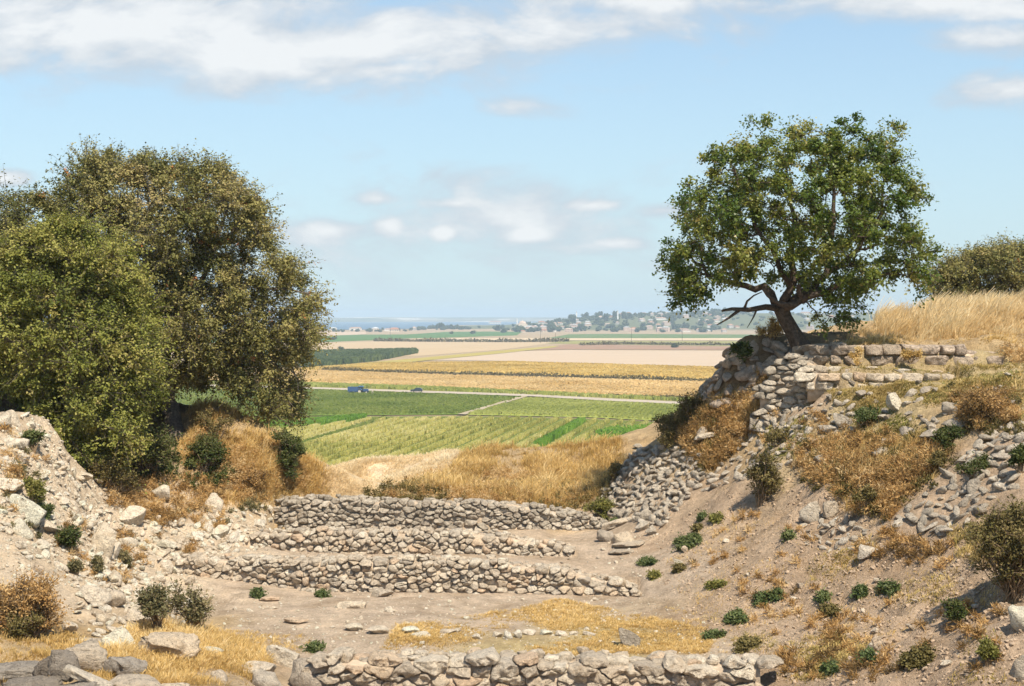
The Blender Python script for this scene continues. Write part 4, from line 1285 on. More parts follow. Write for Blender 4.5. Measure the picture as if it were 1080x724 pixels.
# ---- shrubs
def shrub(label, px, py, wpx, hpx, mat, seed, n=26, size=.06, depth=.8, name='shrub', ntw=12, nl=12, up=.3, d=None, dry=None, cat='shrub', dens=1.0, flat=False, upb=.6, group=None, stem=True):
    g = np.random.default_rng(seed)
    p = hit(px, py)[0] if d is None else W(px, py, d)
    k = p[1] / F
    w, h = wpx * k / 2 * 1.12, hpx * k * 1.05
    C = []
    lob = [(unit(1, g)[0] * [.6, .6, .5] * g.uniform(.4, 1.05), g.uniform(.34, .62)) for q in range(max(3, n // 9))]
    while len(C) < n:
        lc, lr = lob[g.integers(len(lob))]
        u = lc + unit(1, g)[0] * lr * g.random() ** .45
        if u[2] < -.8 or u[2] > 1.15: continue
        q = p + np.array([u[0] * w * .85, u[1] * w * depth * .85, h * .40 + u[2] * h * .42])
        C.append(q)
    C = np.array(C)
    C[:, 2] = np.maximum(C[:, 2], H(C[:, 0], C[:, 1]) + .05)
    C[:, 2] += .25 * np.maximum(H(C[:, 0], C[:, 1]) - p[2], -h)
    root = empty(name, p)
    tag(root, label, cat, group)
    st_ = Acc()
    for c in C:
        limb(st_, p + np.array([g.normal() * .05 * w, g.normal() * .05 * w, -.05]), c, .018, .006, g, .05, 5, 4)
    fo = Acc()
    r = max(.07, .40 * min(w, h) * (1 if n < 40 else .8))
    sprays(fo, C, g.uniform(.7, 1.25, n) * r, g, int(ntw * dens), nl, size, p, up, .05, .02 + .06 * r, .2, st_, .5, .5, upb)
    st_.build('stems', M['twig'], smooth=True, loc=p, parent=root)
    fo.build('foliage', mat, loc=p, parent=root)
    return root


shrub('olive green rounded shrub alone on the brow of the bare right bank', 800, 533, 52, 66, M['olive'], 201, 34, .065)
shrub('brownish green shrub growing on top of the sloping stone facing', 706, 476, 62, 52, M['olive'], 203, 40, .065, d=39.6)
shrub('low brown green shrub between the stone facing and the buttress', 728, 452, 46, 40, M['olive'], 205, 26, .06, d=39.4)
shrub('large dark grey green shrub at the right edge above the bare bank', 1068, 634, 104, 122, M['olive'], 207, 95, .055, 1.0)
shrub('lime green tips over the large shrub at the right edge', 1062, 585, 70, 68, M['limeleaf'], 208, 20, .05, .8, dens=.55)  # sparse lime coloured leaves laid over the upper part of the olive shrub
shrub('small dark green shrub left of the large shrub on the right bank', 1013, 661, 36, 36, M['darkleaf'], 209, 20, .05)
shrub('yellow green upright weed near the bottom right corner', 1043, 706, 26, 30, M['limeleaf'], 211, 14, .05)
shrub('grey green wide bush in front of the left rubble', 168, 668, 62, 58, M['greygreen'], 213, 30, .06, dens=.75)
shrub('grey green bush whose twigs lean over the edge of the trench floor', 206, 668, 60, 58, M['greygreen'], 215, 28, .06, dens=.7)
shrub('rust brown dry scrub at the left edge below the bare bank', 34, 674, 116, 70, M['rust'], 217, 90, .05)
shrub('green underside growth beneath the rust brown scrub', 16, 672, 86, 36, M['olive'], 218, 40, .05)
shrub('compact green shrub among stones halfway up the left bank', 80, 588, 40, 34, M['darkleaf'], 219, 24, .06)
shrub('small green shrub just right of the compact shrub on the left bank', 100, 606, 22, 22, M['greygreen'], 221, 14, .05)
shrub('pale green tuft of leaves under the compact shrub', 78, 606, 20, 16, M['greygreen'], 223, 12, .05)
shrub('tiny green plant between pale stones near the end of the long wall', 132, 598, 20, 16, M['greygreen'], 225, 12, .05)
shrub('yellow green climbing weed on the pale rock at the left edge', 34, 540, 28, 48, M['limeleaf'], 227, 22, .06)
shrub('yellow green weed drooping below the climbing weed', 50, 556, 20, 30, M['weed'], 229, 12, .06)
shrub('leafy green weed beside the pier of flat stones', 36, 478, 22, 34, M['weed'], 231, 14, .06)
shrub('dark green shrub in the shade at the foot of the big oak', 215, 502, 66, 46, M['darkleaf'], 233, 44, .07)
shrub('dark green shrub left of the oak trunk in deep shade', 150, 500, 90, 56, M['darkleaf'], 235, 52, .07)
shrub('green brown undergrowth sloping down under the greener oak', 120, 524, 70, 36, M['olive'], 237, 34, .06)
shrub('dense green shrub at the right shoulder of the left bank', 305, 516, 46, 60, M['darkleaf'], 239, 46, .07)
shrub('thin olive shrub on the straw crest below the hanging oak boughs', 226, 470, 36, 44, M['olive'], 243, 20, .06, dens=.7)
shrub('rusty low shrub in dry grass at the top of the left rubble', 268, 516, 40, 26, M['rust'], 245, 20, .05)
shrub('yellow green clump at the foot of the sloping stone facing', 634, 550, 36, 24, M['limeleaf'], 253, 26, .06)
shrub('dark green weed against the left edge of the sloping stone facing', 646, 512, 18, 34, M['olive'], 255, 14, .05)
shrub('broad leaved dark green sprig on the buttress left of the trunk', 783, 372, 24, 26, M['darkleaf'], 257, 14, .13, d=38.4, ntw=7, nl=5)
shrub('tan dry shrub between the sprig and the leaning trunk', 808, 372, 36, 40, M['gold'], 259, 26, .05, d=38.9)
shrub('golden dry plant on the upper block wall', 960, 381, 22, 18, M['gold'], 261, 12, .05, d=36.7)
shrub('thin golden weed before the left part of the upper block wall', 905, 386, 18, 26, M['gold'], 263, 10, .05, d=36.5)
shrub('dark green weed below the long grey outcrop', 1002, 478, 34, 34, M['darkleaf'], 265, 22, .06)
shrub('flat green patch between two grey boulders under the terrace', 915, 448, 40, 18, M['weed'], 267, 22, .06)
shrub('dark olive weed inside the rust brown weeds', 912, 545, 28, 36, M['olive'], 269, 16, .06)
shrub('dark weed at the left end of the upper right stone facing', 990, 500, 26, 28, M['olive'], 271, 16, .05)
shrub('dark weed growing out of the upper right stone facing', 1024, 506, 34, 22, M['darkleaf'], 273, 18, .05)
shrub('olive bush at the right edge above the stone facing', 1076, 505, 24, 40, M['darkleaf'], 275, 18, .06)
shrub('orange brown dry weed on the terrace slope at the right', 1040, 448, 60, 44, M['rust'], 277, 36, .05)
shrub('green weed under the stepped stack of flat stones', 822, 470, 34, 16, M['olive'], 279, 16, .05)
def weed(label, px, py, w, h, mat, seed, group=None):
    g = np.random.default_rng(seed)
    k = g.uniform(-.5, .1)
    n = max(24, int(w * h * .26))
    a_ = g.uniform(0, 6.28, n); r_q = g.random(n) ** .6
    lob = .7 + .3 * np.sin(a_ * 3 + seed) * g.uniform(.4, 1)
    if w < 15: r_q = r_q * .6
    dx, dy = np.cos(a_) * r_q * lob * w / 2, np.sin(a_) * r_q * lob * h / 2
    P = hit(px + dx, py - h * .4 + dy + k * dx)
    P = P[~np.isnan(P[:, 0])]
    acc = Acc()
    Rr = g.uniform(.07, .16, len(P)) if w > 15 else g.uniform(.12, .17, len(P))
    sprays(acc, P + np.c_[np.zeros((len(P), 2)), Rr * .3], Rr, g, 9, 7, .055, None, .7, .3, .02, .2, None, .6, 0, .5)
    o = acc.build('weed', mat, loc=P.mean(0))
    tag(o, label, 'weed', group)


# low weed rosettes on the bare right bank and the floor: all alike
GW = 'low green weeds on the right bank'
for i, (x, y, w, h) in enumerate([(728, 576, 30, 13), (722, 582, 20, 8), (755, 552, 12, 8), (741, 550, 10, 8), (736, 562, 7, 6), (683, 598, 20, 9), (672, 593, 8, 5), (755, 622, 22, 10), (777, 660, 28, 19), (788, 688, 25, 16), (753, 675, 20, 9), (804, 641, 16, 18), (801, 652, 9, 8), (818, 634, 14, 9), (876, 651, 22, 12), (868, 636, 12, 8), (908, 634, 18, 14), (917, 622, 16, 8), (938, 628, 22, 12), (967, 706, 30, 28), (832, 570, 7, 6), (876, 712, 18, 10), (835, 693, 28, 14), (850, 604, 10, 8), (812, 602, 12, 7), (905, 674, 14, 18), (915, 700, 14, 9), (690, 612, 10, 5), (816, 656, 9, 8), (717, 604, 7, 5)]):
    lb = {0: 'largest oval weed patch high on the bare right bank', 8: 'bushy green weed above the right end of the front wall', 9: 'green weed just right of the end of the front wall', 19: 'big bushy dark green weed low on the right bank', 5: 'long flat weed at the toe of the right bank beside the long wall',
          18: 'bright green weed in the middle of the upper right bank'}.get(i, 'small low green weed on the bare brown right bank')
    if i in (6, 12, 17, 22, 23, 24, 25, 28): continue
    weed(lb, x, y, w * rng.uniform(.8, 1.3), h * rng.uniform(.45, .8), (M['weed'], M['weed'], M['limeleaf'], M['weed'], M['olive'])[i % 5], 300 + i, None if i in (0, 8, 9, 19, 5, 18) else GW)
for i, (x, y, w, h) in enumerate([(340, 632, 9, 5), (300, 658, 10, 7), (272, 631, 6, 4), (322, 667, 10, 5), (332, 690, 16, 8), (316, 701, 12, 8), (600, 556, 8, 5), (616, 560, 9, 5), (563, 583, 10, 6), (522, 629, 9, 5), (648, 556, 9, 5), (590, 548, 7, 4)]):
    if i % 2: continue
    weed('tiny green weed on the pale trench floor', x, y, w, h, M['weed'], 340 + i, group='tiny weeds on the trench floor')


# ---- grass: uncountable
def grass(label, mat, seed, parts, name='dry_grass', cat='dry grass', width=.007, bend=.5, wind=(.25, .05), tuft=9, spread=.07):
    """parts: (world outline or photo outline, blades, min height, max height); blades fan out of tufts"""
    g = np.random.default_rng(seed)
    acc = Acc()
    for poly, n, h0, h1, mode in parts:
        nt_ = max(8, n // tuft)
        if mode == 'w':
            q = sample_poly(poly, nt_, g)
            P = np.c_[q, H(q[:, 0], q[:, 1])]
        else:
            P = ground_pts(poly, nt_, g)
        cl = fbm(np.c_[P[:, :2] * .9, np.zeros(len(P))], 4, seed)
        thin = g.random(len(P)) < np.clip(.66 + cl * 1.1, .05, 1)
        P, cl = P[thin], cl[thin]
        th_ = (h0 + (h1 - h0) * g.random(len(P)) ** 1.7) * np.clip(1 + cl * .6, .35, 1.5)
        tt = g.normal(0, .16, len(P)); lean = g.normal(0, .22, (len(P), 2))
        rep = g.poisson(tuft, len(P)) + 2
        idx = np.repeat(np.arange(len(P)), rep)
        m = len(idx)
        az = g.uniform(0, 6.28, m); rr = np.abs(g.normal(0, spread, m))
        B = P[idx] + np.stack([np.cos(az) * rr, np.sin(az) * rr, 0 * az], -1)
        B[:, 2] = H(B[:, 0], B[:, 1]) - .015
        h = th_[idx] * g.uniform(.45, 1.15, m)
        le = g.uniform(.05, 1.0, m) * bend
        dr = np.stack([np.cos(az) * le + wind[0] + lean[idx, 0], np.sin(az) * le + wind[1] + lean[idx, 1], -le * .25], -1)
        sd = np.stack([np.cos(az + 1.57), np.sin(az + 1.57), 0 * az], -1) * (width * g.uniform(.5, 1.5, m))[:, None]
        up = np.array([0, 0, 1.0])
        b1 = B + up * (h * .58)[:, None] + dr * (h * .28)[:, None]
        b2 = B + up * (h * .95)[:, None] + dr * (h * .85)[:, None]
        seedhead = (g.random(m) < .22)[:, None]
        tipw = np.where(seedhead, .95, .15)
        V = np.stack([B - sd, B + sd, b1 - sd * .8, b1 + sd * .8, b2 - sd * tipw, b2 + sd * tipw], 1).reshape(-1, 3)
        k = np.arange(m)[:, None] * 6
        Fs = np.vstack([k + [0, 1, 3, 2], k + [2, 3, 5, 4]])
        t = np.clip(.48 + cl[idx] * .35 + tt[idx] + g.normal(0, .13, m), 0, 1)
        acc.add(V, Fs, np.repeat(t, 6))
    tag(acc.build(name, mat), label, cat, kind='stuff')


def drybrush(label, mat, seed, parts, name='dry_weeds', cat='dry weeds', size=.10, asp=.16):
    """tangled brittle weeds: sprays of thin stalks of uneven height"""
    g = np.random.default_rng(seed)
    acc = Acc()
    for poly, n, h0, h1 in parts:
        P = ground_pts(poly, n, g)
        cl = fbm(np.c_[P[:, :2] * .8, np.zeros(len(P))], 4, seed)
        P = P[g.random(len(P)) < np.clip(.6 + cl * 1.3, .03, 1)]
        Rr = h0 + (h1 - h0) * g.random(len(P)) ** 1.6
        C = P + np.c_[np.zeros((len(P), 2)), Rr * .35]
        sprays(acc, C, Rr, g, 10, 9, size, None, .1, .12, .03, .22, None, asp, .0, .75)
    tag(acc.build(name, mat), label, cat, kind='stuff')


grass('tall pale straw grass on the mound behind the upper block wall', M['straw'], 401,
      [([(10.6, 40.6), (12, 39.8), (15, 39.4), (19, 41), (20, 48), (15, 49), (12, 46), (11.0, 43)], 90000, .28, .62, 'w'), ([(9.3, 39.4), (12, 39.0), (16, 39.0), (15, 40), (11, 41.5), (10.4, 43)], 22000, .12, .38, 'w')], width=.008, wind=(.42, .05), spread=.10)
grass('straw grass covering the larger mound beyond the farthest wall', M['gold'], 403,
      [([(-3.0, 40.6), (0, 39.6), (2.4, 40.2), (3.4, 42), (3.6, 47), (0, 48), (-1.6, 47), (-2.2, 43)], 90000, .09, .38, 'w')], width=.008, wind=(.1, 0), spread=.12, bend=.9)
drybrush('brownish dry weeds over the front of the larger straw mound', M['rust'], 404, [([(400, 528), (440, 505), (500, 495), (560, 500), (600, 500), (620, 530), (560, 540), (460, 528)], 420, .10, .30)])
grass('short pale bleached grass on the bright hump at the trench mouth', M['bleached'], 405,
      [([(-6.2, 43.2), (-3.2, 43.2), (-2.0, 45), (-1.8, 51), (-6, 52), (-7, 47)], 70000, .05, .19, 'w')], wind=(.15, 0), spread=.1, bend=.8)
grass('golden grass on the crest of the left bank beside the hanging boughs', M['gold'], 409,
      [([(200, 430), (250, 440), (310, 475), (350, 505), (350, 525), (310, 528), (260, 520), (215, 500), (205, 460)], 26000, .06, .34, 'p'), ([(-9.6, 42), (-6.6, 41.6), (-6.4, 43.0), (-9.4, 44.2)], 10000, .08, .32, 'w')], spread=.1, bend=.9)
drybrush('tangled brown dry weeds on the crest and flank of the left bank', M['rust'], 407,
         [([(215, 450), (300, 480), (330, 510), (300, 530), (250, 520), (220, 505), (200, 480)], 330, .10, .32), ([(110, 510), (200, 500), (235, 520), (220, 545), (170, 562), (140, 545), (115, 535)], 300, .08, .28), ([(0, 480), (20, 480), (25, 520), (0, 525)], 40, .1, .25), ([(190, 595), (210, 545), (240, 530), (250, 545)], 40, .06, .16)])
grass('short golden grass around the boulders at the bottom left', M['gold'], 411,
      [([(0, 665), (60, 660), (100, 690), (160, 660), (235, 668), (290, 690), (270, 724), (0, 724)], 80000, .04, .17, 'p')], width=.0055, wind=(.1, .1), spread=.06, bend=.9)
drybrush('rust brown dry weeds hanging on the slope below the buttress', M['rust'], 413,
         [([(738, 440), (760, 425), (800, 432), (800, 452), (775, 480), (750, 505), (722, 475), (715, 462)], 520, .10, .38), ([(790, 395), (806, 385), (812, 400), (806, 430), (795, 440)], 30, .1, .28)])
grass('golden stalks standing among the rust brown weeds below the buttress', M['gold'], 414,
      [([(738, 440), (760, 425), (800, 432), (800, 452), (775, 480), (750, 505), (722, 475), (715, 462)], 6000, .15, .5, 'p')], width=.006, bend=.8)
drybrush('rust brown dry weeds around the standing slab on the right bank', M['rust'], 415,
         [([(845, 480), (900, 462), (960, 470), (1000, 480), (985, 505), (955, 530), (935, 552), (900, 545), (870, 520), (835, 500)], 620, .10, .36), ([(1000, 420), (1075, 415), (1075, 450), (1020, 460)], 150, .08, .3),
          ([(920, 560), (1010, 575), (1000, 600), (900, 585)], 50, .05, .14), ([(800, 440), (900, 440), (960, 470), (860, 480), (800, 480)], 120, .06, .2), ([(1020, 372), (1080, 366), (1080, 385), (1040, 385)], 80, .05, .2)])
grass('golden stalks standing among the weeds around the standing slab', M['gold'], 416,
      [([(845, 480), (900, 462), (960, 470), (1000, 480), (985, 505), (955, 530), (935, 552), (900, 545), (870, 520), (835, 500)], 9000, .12, .42, 'p')], width=.006, bend=.8)
grass('short yellow green turf on the terrace below the upper walls', M['turf'], 417,
      [([(870, 405), (1000, 390), (1080, 384), (1080, 430), (1000, 425), (930, 440), (880, 430)], 60000, .025, .10, 'p'), ([(880, 384), (1060, 384), (1060, 390), (880, 396)], 5000, .03, .12, 'p'), ([(845, 450), (960, 440), (1000, 470), (900, 470)], 7000, .03, .14, 'p')], name='grass', cat='grass', width=.007, bend=.9)
grass('straw grass along the foot of the straw mound above the upper wall', M['gold'], 418, [([(8.4, 38.2), (13, 38.0), (16, 38.2), (15, 39.8), (10.6, 39.6), (9, 38.8)], 14000, .04, .16, 'w')], bend=.9)
grass('sparse yellow grass on the trench floor behind the front wall', M['gold'], 419,
      [([(400, 690), (420, 660), (500, 650), (560, 640), (590, 632), (640, 642), (700, 655), (760, 668), (745, 690), (560, 692)], 170000, .018, .075, 'p'), ([(700, 640), (760, 650), (800, 690), (760, 690)], 3000, .02, .06, 'p'), ([(240, 665), (330, 672), (330, 690), (240, 690)], 5000, .02, .08, 'p')], width=.006, bend=1.0, spread=.05)
grass('olive weeds scattered low on the bare right bank', M['turf'], 421,
      [([(830, 680), (880, 670), (920, 690), (900, 720), (820, 720)], 14000, .02, .10, 'p'), ([(850, 600), (915, 570), (940, 595), (860, 630)], 8000, .02, .09, 'p'), ([(1000, 560), (1040, 555), (1060, 600), (1010, 590)], 3500, .03, .12, 'p'), ([(730, 640), (780, 650), (850, 700), (800, 700)], 4000, .02, .07, 'p'), ([(940, 610), (1010, 600), (1010, 640), (930, 640)], 2500, .02, .07, 'p'), ([(1030, 660), (1080, 680), (1080, 724), (1000, 724)], 3000, .02, .08, 'p')], name='grass', cat='weeds', bend=1.0)

grass('very short bleached grass on the pale bare hump left of the straw mound', M['bleached'], 431,
      [([(325, 510), (350, 494), (400, 484), (445, 481), (450, 498), (405, 516), (350, 524), (325, 522)], 60000, .03, .17, 'p')], width=.007, spread=.09, bend=.9)
drybrush('olive scrub straggling along the top of the farthest wall and up the straw mound', M['olive'], 433,
         [([(382, 528), (395, 514), (440, 512), (480, 520), (470, 532), (420, 530)], 170, .08, .24), ([(470, 530), (500, 515), (560, 510), (620, 500), (650, 505), (640, 540), (590, 540), (520, 534)], 170, .06, .26)], name='scrub', cat='scrub', size=.07, asp=.4)
drybrush('olive weeds mixed into the rust brown weeds of the right bank', M['olive'], 435,
         [([(845, 470), (960, 455), (1020, 480), (985, 515), (930, 555), (840, 510)], 130, .06, .24), ([(735, 430), (800, 425), (805, 460), (745, 505), (712, 470)], 90, .08, .28), ([(1000, 400), (1080, 400), (1080, 460), (1010, 460)], 60, .06, .2)], size=.07, asp=.4)
grass('green weeds creeping over the terrace under the kerb wall', M['limeleaf'], 437,
      [([(955, 398), (1080, 392), (1080, 418), (1000, 428), (950, 420)], 12000, .02, .09, 'p'), ([(880, 440), (945, 425), (960, 455), (900, 462)], 7000, .02, .10, 'p'), ([(800, 455), (850, 440), (860, 480), (810, 490)], 4000, .02, .1, 'p'), ([(1010, 430), (1080, 425), (1080, 445), (1030, 450)], 4000, .02, .08, 'p')], name='grass', cat='grass', width=.009, bend=1.0)
for p in ground_pts([(860, 400), (1000, 398), (1080, 395), (1080, 440), (990, 450), (870, 440)], 40):
    s = .06 * (3.5) ** (rng.random() ** 1.5)
    put_rock(p, (s, s * .8, s * .7), random.choice(ROCKS_GREY), 'grey stone half hidden in the turf of the terrace', 'stones in the terrace turf', sink=.35)

drybrush('brown and tan dry weeds clothing the earth slope between the oak trunk and the walls', M['rust'], 441,
         [([(190, 470), (215, 455), (260, 480), (320, 515), (300, 528), (250, 530), (215, 535), (190, 515)], 300, .07, .26), ([(110, 505), (195, 490), (215, 535), (170, 560), (130, 545)], 200, .07, .24)])
grass('tan dry grass on the slope right of the oak trunk', M['gold'], 443,
      [([(185, 475), (215, 440), (260, 470), (310, 515), (300, 530), (240, 535), (200, 525)], 16000, .05, .26, 'p')], width=.007, bend=.9, spread=.09)
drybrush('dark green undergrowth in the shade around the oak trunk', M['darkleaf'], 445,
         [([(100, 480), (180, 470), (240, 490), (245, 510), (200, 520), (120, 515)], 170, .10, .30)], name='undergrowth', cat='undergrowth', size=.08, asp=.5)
drybrush('grey green creeping plants at the top of the left rubble', M['greygreen'], 447,
         [([(180, 540), (260, 520), (300, 528), (280, 545), (220, 560)], 50, .06, .16), ([(0, 500), (30, 480), (60, 540), (40, 570), (0, 560)], 40, .06, .16)], size=.06, asp=.45)

drybrush('brown brush and straw among the white stones of the steep left bank', M['rust'], 449,
         [([(0, 455), (30, 460), (60, 500), (90, 560), (60, 590), (20, 540), (0, 540)], 110, .06, .2), ([(60, 590), (130, 560), (170, 570), (140, 620), (90, 620)], 60, .05, .15)])

grass('thin dry stalks dotted over the bare right bank', M['gold'], 451,
      [([(700, 600), (760, 540), (850, 560), (950, 570), (1060, 620), (1080, 724), (830, 724), (790, 680), (730, 640)], 16000, .02, .10, 'p')], width=.005, bend=1.0, spread=.10, tuft=5)
drybrush('withered brown litter caught on the bare right bank', M['rust'], 453,
         [([(720, 590), (780, 540), (900, 580), (1060, 620), (1060, 710), (840, 715), (780, 660)], 150, .03, .10), ([(800, 640), (930, 660), (930, 720), (820, 720)], 60, .04, .12)])

grass('short dry grass on the upper right bank beyond the stone facing', M['gold'], 455, [([(9.5, 22), (18, 22), (19, 36), (12.5, 36), (10.5, 30)], 26000, .04, .20, 'w')], bend=.9)

# ------------------------------------------------------------------ CROPS on the plain
def crop(label, mat, seed, poly, n, h, w, rows=None, name='crop', ang=.17, jig=.25, z=.3, bare=None, thin=0):
    """upright leafy tufts; rows: metres between drill rows that run along the direction ang"""
    g = np.random.default_rng(seed)
    V2 = np.array([on_plain(x, y)[:2] for x, y in poly])
    q = sample_poly(V2, n, g)
    if rows:
        u = np.array([math.cos(ang), -math.sin(ang)])
        c = q @ u
        q = q + u * (np.round(c / rows) * rows - c + g.normal(0, jig, n))[:, None]
    if thin:
        nz = fbm(np.c_[q * .035, np.zeros(len(q))], 4, seed)
        q = q[g.random(len(q)) < np.clip(.8 + nz * thin, .1, 1)]
    if bare is not None:
        for b_ in bare:
            B2 = np.array([on_plain(x, y)[:2] for x, y in b_])
            q = q[~inside(B2, q)]
    m = len(q)
    hh = h * g.uniform(.7, 1.25, m)
    acc = Acc()
    for k in range(2):
        az = g.uniform(0, 3.14, m)
        s = np.stack([np.cos(az), np.sin(az), 0 * az], -1) * (w * g.uniform(.6, 1.3, m))[:, None] / 2
        b0 = np.c_[q, np.full(m, PLAIN + z - .05)]
        top = np.c_[g.normal(0, .12, (m, 2)) * h, hh]
        V = np.stack([b0 - s * .7, b0 + s * .7, b0 + s + top, b0 - s * .5 + top * [1, 1, .85]], 1).reshape(-1, 3)
        nzt = fbm(np.c_[q * .05, np.zeros(m)], 3, seed + 3)
        acc.add(V, np.arange(4 * m).reshape(-1, 4), np.repeat(np.clip(.5 + nzt * .35 + g.normal(0, .2, m), 0, 1), 4))
    tag(acc.build(name, mat), label, 'crop', kind='stuff')


maize = leaf_mat('maize leaves and tassels', [(0, (.32, .33, .07)), (.45, (.60, .55, .16)), (.8, (.72, .64, .26)), (1, (.78, .70, .34))], .45, .6, .1)
greenmaize = leaf_mat('green maize leaves', [(0, (.12, .24, .02)), (.6, (.20, .35, .04)), (1, (.29, .41, .06))], .3, .6, .1)
veg = leaf_mat('vegetable leaves', [(0, (.135, .185, .035)), (.6, (.22, .27, .055)), (1, (.30, .32, .09))], .25, .6, .1)
veg2 = leaf_mat('light vegetable leaves', [(0, (.27, .30, .065)), (.6, (.39, .41, .105)), (1, (.46, .46, .16))], .25, .6, .1)
goldcrop = leaf_mat('ripe golden grain', [(0, (.44, .30, .07)), (.5, (.60, .43, .13)), (1, (.70, .54, .21))], .25, .7, .1)
orangecrop = leaf_mat('ripe orange grain', [(0, (.52, .36, .14)), (.5, (.66, .48, .22)), (1, (.74, .58, .31))], .25, .7, .1)
lane1 = [(564, 474), (570, 474), (617, 447), (611, 447)]
lane2 = [(312, 472), (318, 472), (408, 443), (403, 443)]
crop('yellow green maize in slanting rows, the field nearest the ruins', maize, 501, [(150, 448), (500, 442.5), (620, 444.5), (780, 452), (780, 512), (150, 512)], 120000, .7, .42, 3.3, jig=.26, bare=[lane1, lane2, [(318, 449), (335, 446), (385, 442), (384, 445), (345, 450), (318, 453)]])
crop('bright green strip of young maize along the lane in the maize field', greenmaize, 503, lane1, 1500, 1.2, .8)
crop('dull green strip along the left lane in the maize field', veg, 505, lane2, 900, .7, .7)
crop('bright green patch of young maize at the left of the maize field', greenmaize, 507, [(200, 455), (335, 446.5), (386, 442), (385, 444.5), (345, 449.5), (200, 462)], 6000, 1.2, .8)
crop('deep green maize patch before the sloping stone facing', greenmaize, 509, [(628, 462), (645, 456), (690, 455), (700, 462), (670, 470), (640, 470)], 2200, 1.3, .8, thin=.8)
crop('low dark green vegetables around the tractor', veg, 511, [(150, 408), (320, 412), (440, 416.2), (550, 420), (486, 437.5), (320, 438.8), (150, 439)], 34000, .5, .8, 1.6, thin=.5)
crop('lighter green vegetables right of the dirt path', veg2, 513, [(558, 421), (640, 425.2), (800, 433), (800, 449), (620, 440.5), (495, 438)], 24000, .5, .8, 1.6, thin=.5)
crop('golden ripe grain above the hedge line', goldcrop, 515, [(300, 391), (390, 384), (540, 382.4), (780, 389), (850, 391), (850, 404), (640, 397.4), (520, 393.6), (400, 390.9)], 30000, .7, 1.3, thin=.5)
crop('orange ripe grain between the hedge line and the road', orangecrop, 517, [(240, 392), (340, 392.2), (440, 396), (640, 401.5), (850, 407), (850, 425), (640, 417.8), (440, 408.4), (240, 402)], 38000, .7, 1.1, thin=.5)
crop('rough green weeds on the verge beyond the dirt road', veg2, 519, [(200, 403.5), (320, 405.8), (440, 409.6), (640, 418.9), (780, 424.5), (780, 427), (640, 420.9), (440, 412.4), (200, 405)], 5000, .9, 1.2, thin=.8)
dkplant = leaf_mat('plantation leaves', [(0, (.06, .09, .03)), (.6, (.105, .14, .045)), (1, (.15, .18, .06))], .2, .6, .1)
crop('dark green plantation of tall plants on the left of the plain', dkplant, 521, [(200, 388), (200, 377), (340, 373.5), (438, 371.4), (441, 373), (396, 381.5), (345, 387.5)], 16000, 2.8, 2.2, name='plantation')


def hedge(label, pts, h, w, mat, seed, n, size, name='hedge'):
    g = np.random.default_rng(seed)
    P = np.array([on_plain(*p) for p in pts])
    U = np.r_[0, np.cumsum(np.linalg.norm(np.diff(P, axis=0), axis=1))]
    u = g.uniform(0, U[-1], n)
    q = np.stack([np.interp(u, U, P[:, c]) for c in range(3)], -1)
    hv = h * np.clip(1 + .6 * vnoise(np.c_[u * .08, u * 0, u * 0], seed), .3, 1.7)
    q += np.c_[g.normal(0, w / 2, n), g.normal(0, w / 2, n), g.random(n) * hv + .2]
    a_ = Acc(); leaves(a_, q, unit(n, g), size, g, .3, .8)
    o = a_.build(name, mat); tag(o, label, 'hedge')


hedge('long dark hedge line between the golden and the orange grain fields', [(340, 390.8), (440, 394.7), (540, 397.0), (640, 400.0), (800, 405.5)], 1.0, 1.8, M['olive'], 531, 5200, .9)
hedge('low brown hedge on the right of the verge by the dirt road', [(640, 419.2), (690, 421.6), (760, 424.5)], .8, 1.2, M['olive'], 533, 1200, .8)
hedge('low dark hedge across the plain left of the power pole', [(395, 360.3), (460, 360.8), (540, 361.2), (600, 360.6)], 2.2, 3.0, M['olive'], 535, 2500, 2.2)
hedge('low green hedge behind the brown strip right of the power pole', [(612, 364.6), (660, 363.4), (720, 364.2), (790, 364.6)], 1.6, 3.0, M['olive'], 537, 2000, 2.0)

# ------------------------------------------------------------------ TRACTOR, TRAILER, CAR, WORKER by the road
blue = plain_mat('blue paint', (.045, .09, .20), .45, .1, 3, .4)
lightblue = plain_mat('light blue paint', (.10, .22, .42), .4, .1, 3, .4)
darkpaint = plain_mat('dark blue car paint', (.03, .04, .06), .3, .1, 3, .5)
glass = plain_mat('window glass', (.04, .06, .08), .12, .05, 3, .6)
rubber = plain_mat('tyre rubber', (.03, .03, .03), .85, .2, 8, .2)
cream = plain_mat('cream painted rim', (.62, .56, .48), .6, .1, 6, .3)
redlamp = plain_mat('red lamp lens', (.35, .02, .02), .3, .1, 6, .5)


